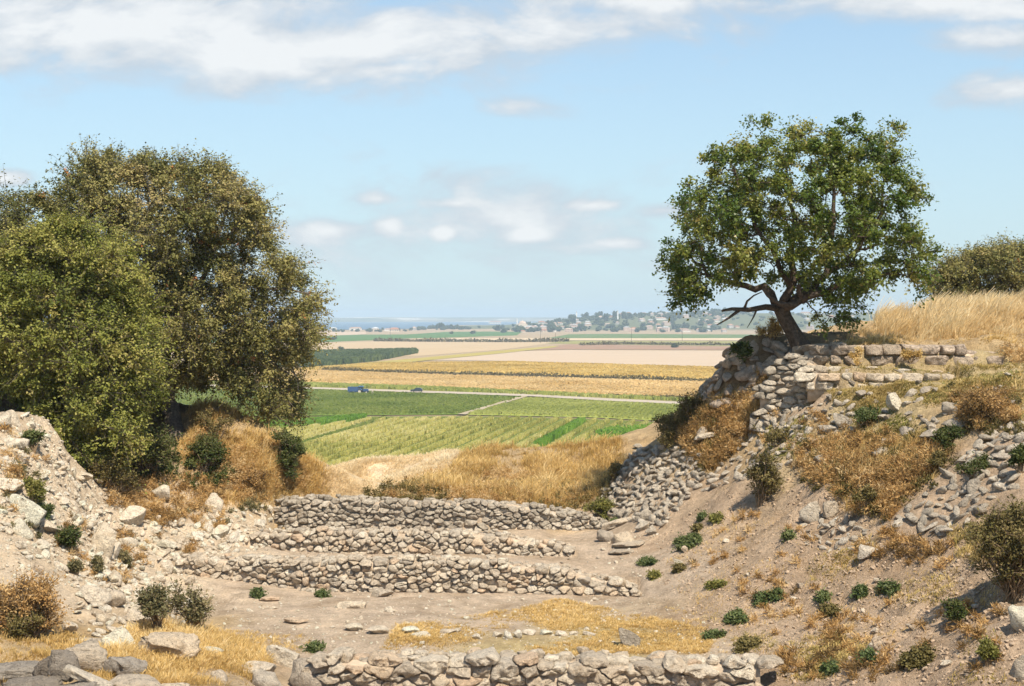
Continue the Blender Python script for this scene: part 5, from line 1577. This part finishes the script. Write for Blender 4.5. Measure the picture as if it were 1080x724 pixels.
def wheel(parent, x, y, r, w, tyre=rubber, rim=cream):
    th = np.linspace(0, 2 * math.pi, 21)
    a_ = Acc()
    prof = [(.62, -.5), (.94, -.5), (1, -.3), (1, .3), (.94, .5), (.62, .5)]
    V = np.array([(x + r * q * math.cos(t), y + w * s, r + r * q * math.sin(t)) for t in th[:-1] for q, s in prof])
    Fs = [[i * 6 + k, i * 6 + (k + 1) % 6, ((i + 1) % 20) * 6 + (k + 1) % 6, ((i + 1) % 20) * 6 + k] for i in range(20) for k in range(6)]
    a_.add(V, Fs)
    wh = empty('wheel'); wh.parent = parent
    a_.build('tyre', tyre, wh, True)
    b_ = Acc()
    V = np.array([(x + r * .62 * math.cos(t), y + w * s, r + r * .62 * math.sin(t)) for s in (-.42, .42) for t in th[:-1]])
    b_.add(V, [[k, (k + 1) % 20, 20 + (k + 1) % 20, 20 + k] for k in range(20)])
    b_.add(np.vstack([V[:20], V[:20].mean(0) + [0, w * .2, 0]]), [[k, (k + 1) % 20, 20] for k in range(20)])
    b_.add(np.vstack([V[20:], V[20:].mean(0) - [0, w * .2, 0]]), [[k, (k + 1) % 20, 20] for k in range(20)])
    b_.build('rim', rim, wh, False)


def body(name, prof, y0, y1, mat, parent, taper=.0):
    n = len(prof)
    V = [(x, y0 + taper * (z if taper else 0), z) for x, z in prof] + [(x, y1 - taper * (z if taper else 0), z) for x, z in prof]
    Fs4 = [[i, (i + 1) % n, n + (i + 1) % n, n + i] for i in range(n)]
    a_ = Acc().add(V, Fs4); a_.add(np.array(V[:n]), [list(range(n))]); a_.add(np.array(V[n:]), [list(range(n))])
    o = a_.build(name, mat, parent)
    bv = o.modifiers.new('edge', 'BEVEL'); bv.width = .05; bv.segments = 2; bv.limit_method = 'ANGLE'
    return o


k_ = F * 26.0
def at_plain(px, py): return on_plain(px, py) + np.array([0, 0, .28])
p = at_plain(382.2, 416.2)
tr = empty('tractor', p, R(-8)); tag(tr, 'blue tractor with pale wheel rims working at the edge of the green field', 'tractor')
body('bonnet', [(.3, .75), (2.1, .8), (2.15, 1.35), (1.9, 1.55), (.3, 1.6)], -.4, .4, blue, tr)
body('chassis', [(-1.3, .6), (2.0, .5), (2.0, .8), (-1.3, .95)], -.35, .35, rubber, tr)
body('cab', [(-1.2, 1.1), (.3, 1.0), (.25, 2.35), (-1.05, 2.35)], -.62, .62, glass, tr)
body('cab_roof', [(-1.3, 2.35), (.45, 2.35), (.4, 2.55), (-1.2, 2.55)], -.75, .75, lightblue, tr)
for s in (-1, 1):
    body('mudguard', [(-1.5, 1.2), (-1.2, 1.62), (-.4, 1.7), (.05, 1.3), (-.1, 1.25), (-.5, 1.55), (-1.1, 1.5)], s * .68 - .22, s * .68 + .22, lightblue, tr)
    wheel(tr, -.75, s * .85, .78, .42); wheel(tr, 1.6, s * .75, .48, .3)
a_ = Acc().add(*tube([(1.2, .25, 1.5), (1.2, .25, 2.4)], [.05, .05], 8)); a_.build('exhaust', rubber, tr)
body('headlight', [(2.14, 1.1), (2.2, 1.1), (2.2, 1.28), (2.14, 1.28)], .12, .34, cream, tr); body('headlight', [(2.14, 1.1), (2.2, 1.1), (2.2, 1.28), (2.14, 1.28)], -.34, -.12, cream, tr)
p = at_plain(372.6, 416.2)
tl = empty('trailer', p, R(-4)); tag(tl, 'blue high sided trailer standing behind the tractor', 'trailer')
body('bed', [(-1.75, .75), (1.75, .75), (1.75, .95), (-1.75, .95)], -1.0, 1.0, blue, tl)
for nm, a0, a1, b0, b1 in [('side_panel', -1.75, 1.75, -1.0, -.92), ('side_panel', -1.75, 1.75, .92, 1.0), ('end_panel', -1.75, -1.67, -.92, .92), ('end_panel', 1.67, 1.75, -.92, .92)]:
    body(nm, [(a0, .955), (a1, .955), (a1, 2.3), (a0, 2.3)], b0, b1, blue, tl)
for s in (-1, 1):
    wheel(tl, -.9, s * .8, .42, .28, rim=blue); wheel(tl, .9, s * .8, .42, .28, rim=blue)
Acc().add(*tube([(1.7, 0, .7), (3.0, 0, .6)], [.06, .05], 6)).build('drawbar', rubber, tl)
p = at_plain(439.5, 414.6)
car = empty('parked_car', p, R(176)); tag(car, 'dark blue hatchback car parked on the dirt road', 'car')
body('body', [(-2.0, .35), (2.05, .35), (2.1, .7), (1.9, .86), (1.0, .95), (-1.95, 1.0), (-2.05, .8)], -.84, .84, darkpaint, car)
body('window', [(1.0, .95), (.35, 1.38), (-1.3, 1.42), (-1.9, 1.0)], -.74, .74, glass, car)
body('roof', [(.4, 1.37), (.3, 1.45), (-1.2, 1.49), (-1.35, 1.41)], -.7, .7, darkpaint, car)
for s in (-1, 1):
    for x in (-1.3, 1.3): wheel(car, x, s * .76, .31, .2)
    body('tail_light', [(-2.07, .72), (-2.02, .72), (-2.0, .9), (-2.05, .9)], s * .68 - .12, s * .68 + .12, redlamp, car)
    body('headlight', [(2.02, .62), (2.1, .62), (2.0, .8), (1.95, .8)], s * .62 - .16, s * .62 + .16, cream, car)
# a stooping worker at the edge of the field, one skinned figure
p = at_plain(392.2, 417.4)
pts = [(0, 0, .88), (.16, 0, 1.12), (.34, 0, 1.30), (.46, 0, 1.36), (.58, 0, 1.42), (0.02, .11, .84), (.05, .13, .46), (-.02, .14, .07), (.12, .15, .03), (0.02, -.11, .84), (.08, -.13, .46), (.02, -.14, .07), (.16, -.15, .03),
       (.34, .19, 1.26), (.40, .24, 1.0), (.50, .20, .78), (.56, .18, .70), (.34, -.19, 1.26), (.42, -.24, 1.0), (.52, -.20, .78), (.58, -.18, .70)]
ed = [(0, 1), (1, 2), (2, 3), (3, 4), (0, 5), (5, 6), (6, 7), (7, 8), (0, 9), (9, 10), (10, 11), (11, 12), (2, 13), (13, 14), (14, 15), (15, 16), (2, 17), (17, 18), (18, 19), (19, 20)]
rad = [.15, .14, .15, .06, .105, .09, .06, .045, .04, .09, .06, .045, .04, .065, .045, .035, .035, .065, .045, .035, .035]
me = bpy.data.meshes.new('person'); me.from_pydata(pts, ed, []); 
cloth = plain_mat('pale work clothes', (.60, .50, .40), .9, .15, 5, .1)
skinm = plain_mat('straw hat and tan trousers', (.50, .30, .16), .9, .15, 5, .1)
me.materials.append(cloth)
wk = bpy.data.objects.new('person', me); COL.objects.link(wk); wk.location = p
sk = wk.modifiers.new('skin', 'SKIN'); sk.use_smooth_shade = True
for v, r in zip(me.skin_vertices[0].data, rad): v.radius = (r, r)
me.skin_vertices[0].data[0].use_root = True
wk.modifiers.new('sub', 'SUBSURF').render_levels = 2
tag(wk, 'worker in pale clothes bending over the green field beside the tractor', 'person')
hat = Acc()
th = np.linspace(0, 2 * math.pi, 17)[:-1]
V = [(.56 + q * math.cos(t), q * math.sin(t), z) for q, z in ((.24, 1.45), (.12, 1.50), (.10, 1.58), (.02, 1.60)) for t in th]
hat.add(V, [[i * 16 + j, i * 16 + (j + 1) % 16, (i + 1) * 16 + (j + 1) % 16, (i + 1) * 16 + j] for i in range(3) for j in range(16)])
ho = hat.build('hat', skinm, wk)

# ------------------------------------------------------------------ POLES
polemat = plain_mat('dark pole', (.08, .065, .05), .9, .2, 3, .1)
for px, py, h, lb in [(570, 362, 17.0, 'tall dark lattice power pole standing in the plain before the village'), (585.8, 361.5, 10, 'slim pole just right of the tall power pole'), (666, 361, 15, 'thin power pole under the white minaret'), (719.5, 359.5, 16, 'power pole at the foot of the village, nearest the leaning tree'), (411.5, 356, 14, 'pale pole in the far green field near the sea')]:
    p = on_plain(px, py); k = p[1] / F
    root = empty('power_pole', p); tag(root, lb, 'pole', 'power poles on the plain')
    w = max(.22, .22 * k)
    Acc().add(*tube([(0, 0, 0), (0, 0, h)], [w * 1.0, w * .55], 8)).build('mast', polemat, root)
    for z in (h * .92, h * .80):
        Acc().add(*box((0, 0, z), (h * .16, w * .5, w * .5))).build('crossarm', polemat, root)

# ------------------------------------------------------------------ THE VILLAGE
wallm = [plain_mat('house render ' + n_, c, .85, .12, .3, .1) for n_, c in (('white', (.72, .68, .62)), ('cream', (.62, .52, .40)), ('pinkish', (.55, .42, .34)), ('grey', (.48, .45, .41)))]
roofm = [plain_mat('roof ' + n_, c, .85, .2, .5, .1) for n_, c in (('terracotta', (.36, .17, .10)), ('faded tile', (.42, .26, .18)), ('pale tile', (.50, .38, .30)), ('grey sheet', (.50, .50, .50)))]
darkwin = plain_mat('dark window', (.05, .055, .06), .3, .1, 2, .5)


def house_meshes(w, d, h, rise, wm, rm):
    a_ = Acc()
    a_.add(*box((0, 0, h / 2 - 1), (w, d, h + 2)))
    n = max(2, int(w / 3))
    for i in range(n):
        for z in ([h * .5] if h < 4.5 else [h * .28, h * .74]):
            a_.add(*box((-w / 2 + (i + .5) * w / n, -d / 2 - .02, z), (1.1, .08, 1.3)), mat=1)
    wme = a_.build('house', [wm, darkwin], link=False)
    r = Acc(); e = .5
    V = [(-w / 2 - e, -d / 2 - e, h), (w / 2 + e, -d / 2 - e, h), (w / 2 + e, d / 2 + e, h), (-w / 2 - e, d / 2 + e, h), (-w / 2 + d * .35, 0, h + rise), (w / 2 - d * .35, 0, h + rise)]
    r.add(V, [[0, 1, 5, 4], [2, 3, 4, 5]]); r.add(np.array(V), [[1, 2, 5], [3, 0, 4]]); r.add(np.array(V), [[3, 2, 1, 0]])
    return wme, r.build('roof', rm, link=False)


g = np.random.default_rng(71)
HM = [house_meshes(*s, wallm[i % 4], roofm[(i * 3 + i // 4) % 4]) for i, s in enumerate([(13, 9, 6, 2.4), (10, 8, 3.4, 2), (16, 9, 6.4, 2), (11, 9, 6, 2.6), (22, 10, 4, 1.6), (12, 8, 3.2, 2.2), (14, 10, 8.5, 1.8), (9, 8, 6, 2.2)])]


def in_band(n, poly, g, d0=2480, d1=3450):
    """ground spots on the village hill that lie in the given outline"""
    out = []
    while len(out) < n:
        y = g.uniform(d0, d1); u = g.uniform(min(p[0] for p in poly), max(p[0] for p in poly))
        x = (u - 540) / F * y; z = H(x, y)[0]
        v = 335 + (EYE - z) / y * F
        if inside(poly, np.array([[u, v]]))[0]: out.append((x, y, z))
    return out


townl = [(536, 351.5), (545, 345), (580, 341), (610, 336), (660, 331), (760, 328), (775, 328), (775, 351.5)]
town = [(536, 352), (545, 345), (580, 341), (610, 336), (660, 331), (760, 328), (900, 330), (980, 330), (980, 349), (760, 352)]
for i, (x, y, z) in enumerate(in_band(78, townl, g) + in_band(22, town, g)):
    wme, rme = HM[g.integers(len(HM))]
    o = bpy.data.objects.new('house', wme); COL.objects.link(o); o.location = (x, y, z); o.rotation_euler = (0, 0, g.normal() * .35); s = g.uniform(.6, 1.05); o.scale = (s, s, s)
    tag(o, 'small pale house with a tiled roof on the distant village hill', 'house', 'houses of the distant village')
    r = bpy.data.objects.new('roof', rme); COL.objects.link(r); r.parent = o
for px, py, hm, lb, sc in [(352, 348.6, 1, 'lone white house near the sea at the far left', 1.2), (375, 348.4, 4, 'long white building near the sea', 1.1), (396, 349, 1, 'white house between trees near the sea', 1.3), (411, 349.4, 4, 'long building by the sea with pale walls', .9), (416, 350, 5, 'orange roofed house by the sea', 1.4), (437, 348.6, 7, 'small tower-like house left of the dark wood', .9), (522, 342, 4, 'long white building at the left end of the village', 2.2)]:
    p = on_plain(px, py); z = H(p[0], p[1])[0]
    wme, rme = HM[hm]
    o = bpy.data.objects.new('house', wme); COL.objects.link(o); o.location = (p[0], p[1], z); o.scale = (sc,) * 3
    tag(o, lb, 'house')
    r = bpy.data.objects.new('roof', rme); COL.objects.link(r); r.parent = o

mwhite = plain_mat('white plaster', (.82, .80, .77), .8, .05, .3, .1)
for px, d, top, bot, lb in [(651.5, 3050, 328, 338, 'tall white minaret in the middle of the village'), (608, 3150, 329, 339, 'white minaret at the left of the village')]:
    x = (px - 540) / F * d; z = H(x, d)[0]; zt = EYE + (335 - top) / F * d
    hgt = max(24, zt - z)
    root = empty('minaret', (x, d, z)); tag(root, lb, 'minaret')
    Acc().add(*tube([(0, 0, -1), (0, 0, hgt * .8)], [1.7, 1.4], 10)).build('shaft', mwhite, root)
    Acc().add(*tube([(0, 0, hgt * .6), (0, 0, hgt * .63)], [2.4, 2.4], 10)).build('balcony', mwhite, root)
    Acc().add(*tube([(0, 0, hgt * .8), (0, 0, hgt)], [1.6, .1], 10)).build('spire', plain_mat('lead grey', (.4, .41, .43), .6), root)
x, d = (551 - 540) / F * 2900, 2900; z = H(x, d)[0]
root = empty('mosque', (x, d, z)); tag(root, 'pale domed mosque near the left end of the village', 'mosque')
Acc().add(*box((0, 0, 4), (20, 16, 10))).build('wall', wallm[1], root)
V, Fs = ICO[3]; Acc().add(V * np.array([8, 7, 6]) + [0, 0, 9], Fs).build('dome', roofm[2], root, True)
Acc().add(*tube([(0, 0, 14), (0, 0, 19)], [.6, .1], 6)).build('finial', mwhite, root)
Acc().add(*tube([(-11, 0, 0), (-11, 0, 17), (-11, 0, 20)], [1.1, 1.0, .1], 8)).build('turret', mwhite, root)

# trees of the village and the shore, each with its own crown and trunk
ftree = leaf_mat('distant foliage', [(0, (.035, .055, .02)), (.5, (.06, .08, .03)), (1, (.10, .11, .05))], .2, .7, .1)
TM = []
for k in range(6):
    g2 = np.random.default_rng(600 + k)
    tall = 1.0 if k < 5 else 2.2
    lobes = g2.normal(0, .36, (7, 3)) * [1.25, 1.25, .45 * tall] + [0, 0, .62 * tall]
    a_ = Acc()
    for c in lobes:
        V, Fs = ICO[2]
        r = g2.uniform(.42, .66)
        a_.add(V * r * (1 + .25 * fbm(V * 2 + k, 3, k)[:, None]) * ([1, 1, .85] if k < 5 else [.6, .6, 1.3]) + c, Fs, g2.random())
        q = unit(60, g2) * r * g2.uniform(.9, 1.2, (60, 1)) * [1, 1, .85] + c
        leaves(a_, q, unit(60, g2), .3, g2, .3, .8)
    t_ = Acc().add(*tube([(0, 0, -.3), (0, 0, .6 * tall)], [.12, .07], 6))
    TM.append((a_.build('crown', ftree, link=False), t_.build('tree', M['bark'], link=False)))


def ftree_at(x, y, z, s, label, group, k=None):
    cm, tm = TM[g.integers(6) if k is None else k]
    o = bpy.data.objects.new('tree', tm); COL.objects.link(o); o.location = (x, y, z); o.scale = (s, s, s); o.rotation_euler = (0, 0, g.uniform(0, 6.28))
    tag(o, label, 'tree', group)
    c = bpy.data.objects.new('crown', cm); COL.objects.link(c); c.parent = o


ridge = [(590, 340), (660, 331), (700, 328.5), (790, 325), (790, 333), (660, 338)]
for x, y, z in in_band(118, townl, g) + in_band(10, town, g) + in_band(52, ridge, g, 2900, 3500):
    ftree_at(x, y, z, g.uniform(3.8, 7.2), 'dark green tree among the houses of the distant village', 'trees of the distant village')
right = [(870, 352), (880, 345), (980, 338), (980, 352)]
for x, y, z in in_band(26, right, g, 2450, 3000):
    ftree_at(x, y, z, g.uniform(6, 9.5), 'dark tree of the distant wood seen between the leaning tree and the straw mound', 'trees of the wood seen under the boughs')
def shore(n, x0, x1, y0, y1, s0, s1, lb, gp):
    for i in range(n):
        p = on_plain(g.uniform(x0, x1), g.uniform(y0, y1))
        ftree_at(p[0], p[1], H(p[0], p[1])[0], g.uniform(s0, s1), lb, gp)


shore(26, 440, 494, 347.2, 348.6, 4.2, 6.2, 'dark tree in the dense row before the sea', 'dense row of trees before the sea')
shore(22, 345, 440, 348.6, 350.6, 2.2, 4.0, 'small dark tree by the far sea shore', 'small trees by the sea shore')
shore(12, 490, 545, 347, 349.5, 3.0, 5.0, 'dark tree at the left end of the village', 'trees at the left end of the village')
for px, py, s, lb in [(476, 352.3, 3.2, 'lone round tree in the far green field'), (499, 352.3, 4, 'round tree right of the lone tree in the far green field'), (531.5, 351.2, 5.2, 'round dark tree at the corner of the far green field'), (360, 369.5, 2.2, 'small yellow green tree above the dark plantation'), (352, 358.6, 3.0, 'tiny dark tree at the left end of the far green field'), (712, 367, 3.0, 'dark bush at the edge of the brown strip'), (906, 351, 4.5, 'dark round bush in the plain seen under the boughs')]:
    p = on_plain(px, py); ftree_at(p[0], p[1], H(p[0], p[1])[0], s, lb, None, 1)

# the rest of the wooded hill reads as one mass
wood_acc = Acc()
for x, y, z in in_band(230, town, g, 2600, 3450) + in_band(120, ridge, g, 2900, 3500):
    s = g.uniform(3.0, 6.0); V, Fs = ICO[2]; q = g.normal(size=3) * .3
    for c in g.normal(0, .4, (3, 3)) * [1.3, 1.3, .4] + [0, 0, .55]:
        wood_acc.add((V * g.uniform(.4, .7) * (1 + .3 * fbm(V * 2 + x, 2, 4)[:, None]) * [1.1, 1.1, .8] + c) * s + [x, y, z], Fs, g.random())
tag(wood_acc.build('woodland', ftree), 'scrub and trees that fill the gaps between the houses of the distant hill', 'woodland', kind='stuff')

# ------------------------------------------------------------------ HAZE
hz, nt, out = new_mat('thin haze')
pv = N(nt, 'ShaderNodeVolumePrincipled', Density=HAZE)
pv.inputs['Color'].default_value = (.66, .83, 1.0, 1)
pv.inputs['Anisotropy'].default_value = -.25
nt.links.new(pv.outputs[0], out.inputs['Volume'])
zlow = float(zf.min())
o = Acc().add(*box((0, 6200, (zlow - 1.5 + 62) / 2), (22000, 12900, 62 - (zlow - 1.5)))).build('haze', hz)
tag(o, 'thin bluish haze over the plain', 'haze', kind='stuff')

# ------------------------------------------------------------------ SKY, SUN, CAMERA
SUN = np.array([.24, -.50, .83]); SUN /= np.linalg.norm(SUN)
el = math.asin(SUN[2]); az = math.atan2(SUN[0], SUN[1])
w = bpy.data.worlds.new('World'); scene.world = w; w.use_nodes = True
nt = w.node_tree; nt.nodes.clear(); L = nt.links.new
out = nt.nodes.new('ShaderNodeOutputWorld')
sky = N(nt, 'ShaderNodeTexSky', sky_type='NISHITA', sun_disc=False, sun_elevation=el, sun_rotation=az, altitude=50, air_density=AIR, dust_density=DUST, ozone_density=OZONE)
bg = N(nt, 'ShaderNodeBackground', Strength=SKYS)
tint = N(nt, 'ShaderNodeMix', data_type='RGBA', blend_type='MULTIPLY'); tint.inputs['Factor'].default_value = 1; tint.inputs['B'].default_value = SKYTINT
L(sky.outputs[0], tint.inputs['A']); L(tint.outputs['Result'], bg.inputs['Color'])
tc = N(nt, 'ShaderNodeTexCoord'); sep = N(nt, 'ShaderNodeSeparateXYZ'); L(tc.outputs['Generated'], sep.inputs[0])
ym = N(nt, 'ShaderNodeMath', operation='MAXIMUM'); ym.inputs[1].default_value = .12; L(sep.outputs['Y'], ym.inputs[0])
ax_ = N(nt, 'ShaderNodeMath', operation='DIVIDE'); L(sep.outputs['X'], ax_.inputs[0]); L(ym.outputs[0], ax_.inputs[1])
ez_ = N(nt, 'ShaderNodeMath', operation='DIVIDE'); L(sep.outputs['Z'], ez_.inputs[0]); L(ym.outputs[0], ez_.inputs[1])
cv = N(nt, 'ShaderNodeCombineXYZ'); L(ax_.outputs[0], cv.inputs['X']); L(ez_.outputs[0], cv.inputs['Y'])
prev = None
# clouds: soft banks at their own bearings and heights
for cx, cy, rx, ry, wt in [(120, 28, 500, 84, 1.15), (320, 48, 380, 66, 1.1), (420, 72, 160, 24, .9), (580, 28, 250, 44, 1.0), (670, 2, 220, 28, .95), (0, 66, 140, 34, .9), (1000, 4, 260, 34, 1.0), (1050, 42, 130, 30, 1.05), (1070, 95, 140, 32, 1.0), (0, 188, 50, 14, 1.2),
                           (345, 243, 80, 26, 1.15), (410, 238, 34, 22, 1.1), (467, 246, 26, 16, 1.45), (400, 210, 46, 14, 1.0), (555, 248, 56, 17, 1.2), (620, 217, 80, 15, 1.0), (700, 222, 70, 18, 1.05), (660, 256, 70, 16, .9), (480, 215, 100, 14, .9), (540, 232, 360, 74, .72), (980, 200, 90, 20, .4), (545, 112, 70, 16, .5), (640, 95, 60, 10, .4)]:
    s1 = N(nt, 'ShaderNodeVectorMath', operation='SUBTRACT'); s1.inputs[1].default_value = ((cx - 540) / F, (335 - cy) / F, 0); L(cv.outputs[0], s1.inputs[0])
    s2 = N(nt, 'ShaderNodeVectorMath', operation='MULTIPLY'); s2.inputs[1].default_value = (F / rx, F / ry, 0); L(s1.outputs[0], s2.inputs[0])
    s3 = N(nt, 'ShaderNodeVectorMath', operation='LENGTH'); L(s2.outputs[0], s3.inputs[0])
    s4 = N(nt, 'ShaderNodeMath', operation='MULTIPLY_ADD'); s4.inputs[1].default_value = -wt; s4.inputs[2].default_value = wt; L(s3.outputs['Value'], s4.inputs[0])
    if prev is None: prev = s4
    else:
        mxn = N(nt, 'ShaderNodeMath', operation='SMOOTH_MAX'); mxn.inputs[2].default_value = .12; L(prev.outputs[0], mxn.inputs[0]); L(s4.outputs[0], mxn.inputs[1]); prev = mxn
mp = N(nt, 'ShaderNodeMapping'); mp.inputs['Scale'].default_value = (9, 20, 1); L(cv.outputs[0], mp.inputs['Vector'])
nz = N(nt, 'ShaderNodeTexNoise', Scale=1.0, Detail=11.0, Roughness=.60, Distortion=.35); L(mp.outputs[0], nz.inputs['Vector'])
al = N(nt, 'ShaderNodeMath', operation='MULTIPLY_ADD'); al.inputs[1].default_value = 2.5; al.inputs[2].default_value = -1.25; L(nz.outputs['Fac'], al.inputs[0])
su = N(nt, 'ShaderNodeMath', operation='ADD'); L(prev.outputs[0], su.inputs[0]); L(al.outputs[0], su.inputs[1])
mr = N(nt, 'ShaderNodeMapRange', interpolation_type='SMOOTHSTEP'); mr.inputs['From Min'].default_value = .0; mr.inputs['From Max'].default_value = .74; mr.inputs['To Max'].default_value = .92
L(su.outputs[0], mr.inputs['Value'])
cr = ramp(nt, [(.44, CLOUD0), (.74, CLOUD1)])
nz2 = N(nt, 'ShaderNodeTexNoise', Scale=2.3, Detail=7.0, Roughness=.6); L(mp.outputs[0], nz2.inputs['Vector'])
mm = N(nt, 'ShaderNodeMath', operation='MULTIPLY_ADD'); mm.inputs[1].default_value = .5; L(nz2.outputs['Fac'], mm.inputs[0])
hm_ = N(nt, 'ShaderNodeMath', operation='MULTIPLY'); hm_.inputs[1].default_value = .5; L(su.outputs[0], hm_.inputs[0]); L(hm_.outputs[0], mm.inputs[2])
L(mm.outputs[0], cr.inputs[0])
bc = N(nt, 'ShaderNodeBackground', Strength=1.0); L(cr.outputs[0], bc.inputs['Color'])
# a thin even veil of high haze, thickest low down
va = N(nt, 'ShaderNodeMapRange'); va.inputs['From Min'].default_value = 0; va.inputs['From Max'].default_value = .25; va.inputs['To Min'].default_value = .90; va.inputs['To Max'].default_value = .22
L(ez_.outputs[0], va.inputs['Value'])
bv = N(nt, 'ShaderNodeBackground', Strength=1.0); bv.inputs['Color'].default_value = VEIL
mv = N(nt, 'ShaderNodeMixShader'); L(va.outputs[0], mv.inputs[0]); L(bg.outputs[0], mv.inputs[1]); L(bv.outputs[0], mv.inputs[2])
ms = N(nt, 'ShaderNodeMixShader'); L(mr.outputs[0], ms.inputs[0]); L(mv.outputs[0], ms.inputs[1]); L(bc.outputs[0], ms.inputs[2])
L(ms.outputs[0], out.inputs['Surface'])
sd = bpy.data.lights.new('sun', 'SUN'); sd.energy = SUNE; sd.angle = R(.55); sd.color = (1.0, .89, .72)
so = bpy.data.objects.new('sun', sd); COL.objects.link(so)
so.rotation_euler = Vector(-SUN).to_track_quat('-Z', 'Y').to_euler(); so.location = (20, -20, 40)
cd = bpy.data.cameras.new('camera'); cam = bpy.data.objects.new('camera', cd); COL.objects.link(cam)
cam.location = (0, 0, EYE); cam.rotation_euler = (R(90), 0, 0)
cd.sensor_width = 36; cd.lens = 50; cd.sensor_fit = 'HORIZONTAL'; cd.shift_y = -27 / 1080; cd.clip_start = .1; cd.clip_end = 40000
scene.camera = cam
vs = scene.view_settings; vs.view_transform = 'Standard'; vs.look = 'None'; vs.gamma = 1; vs.use_curve_mapping = False; vs.exposure = EXPO
cy = scene.cycles
cy.use_denoising = True
try: cy.denoiser = 'OPENIMAGEDENOISE'; cy.denoising_input_passes = 'RGB_ALBEDO_NORMAL'
except Exception: pass
cy.max_bounces = 5; cy.diffuse_bounces = 3; cy.glossy_bounces = 2; cy.transmission_bounces = 3; cy.volume_bounces = 0; cy.transparent_max_bounces = 4
cy.caustics_reflective = False; cy.caustics_refractive = False
cy.use_adaptive_sampling = True; cy.adaptive_threshold = .015
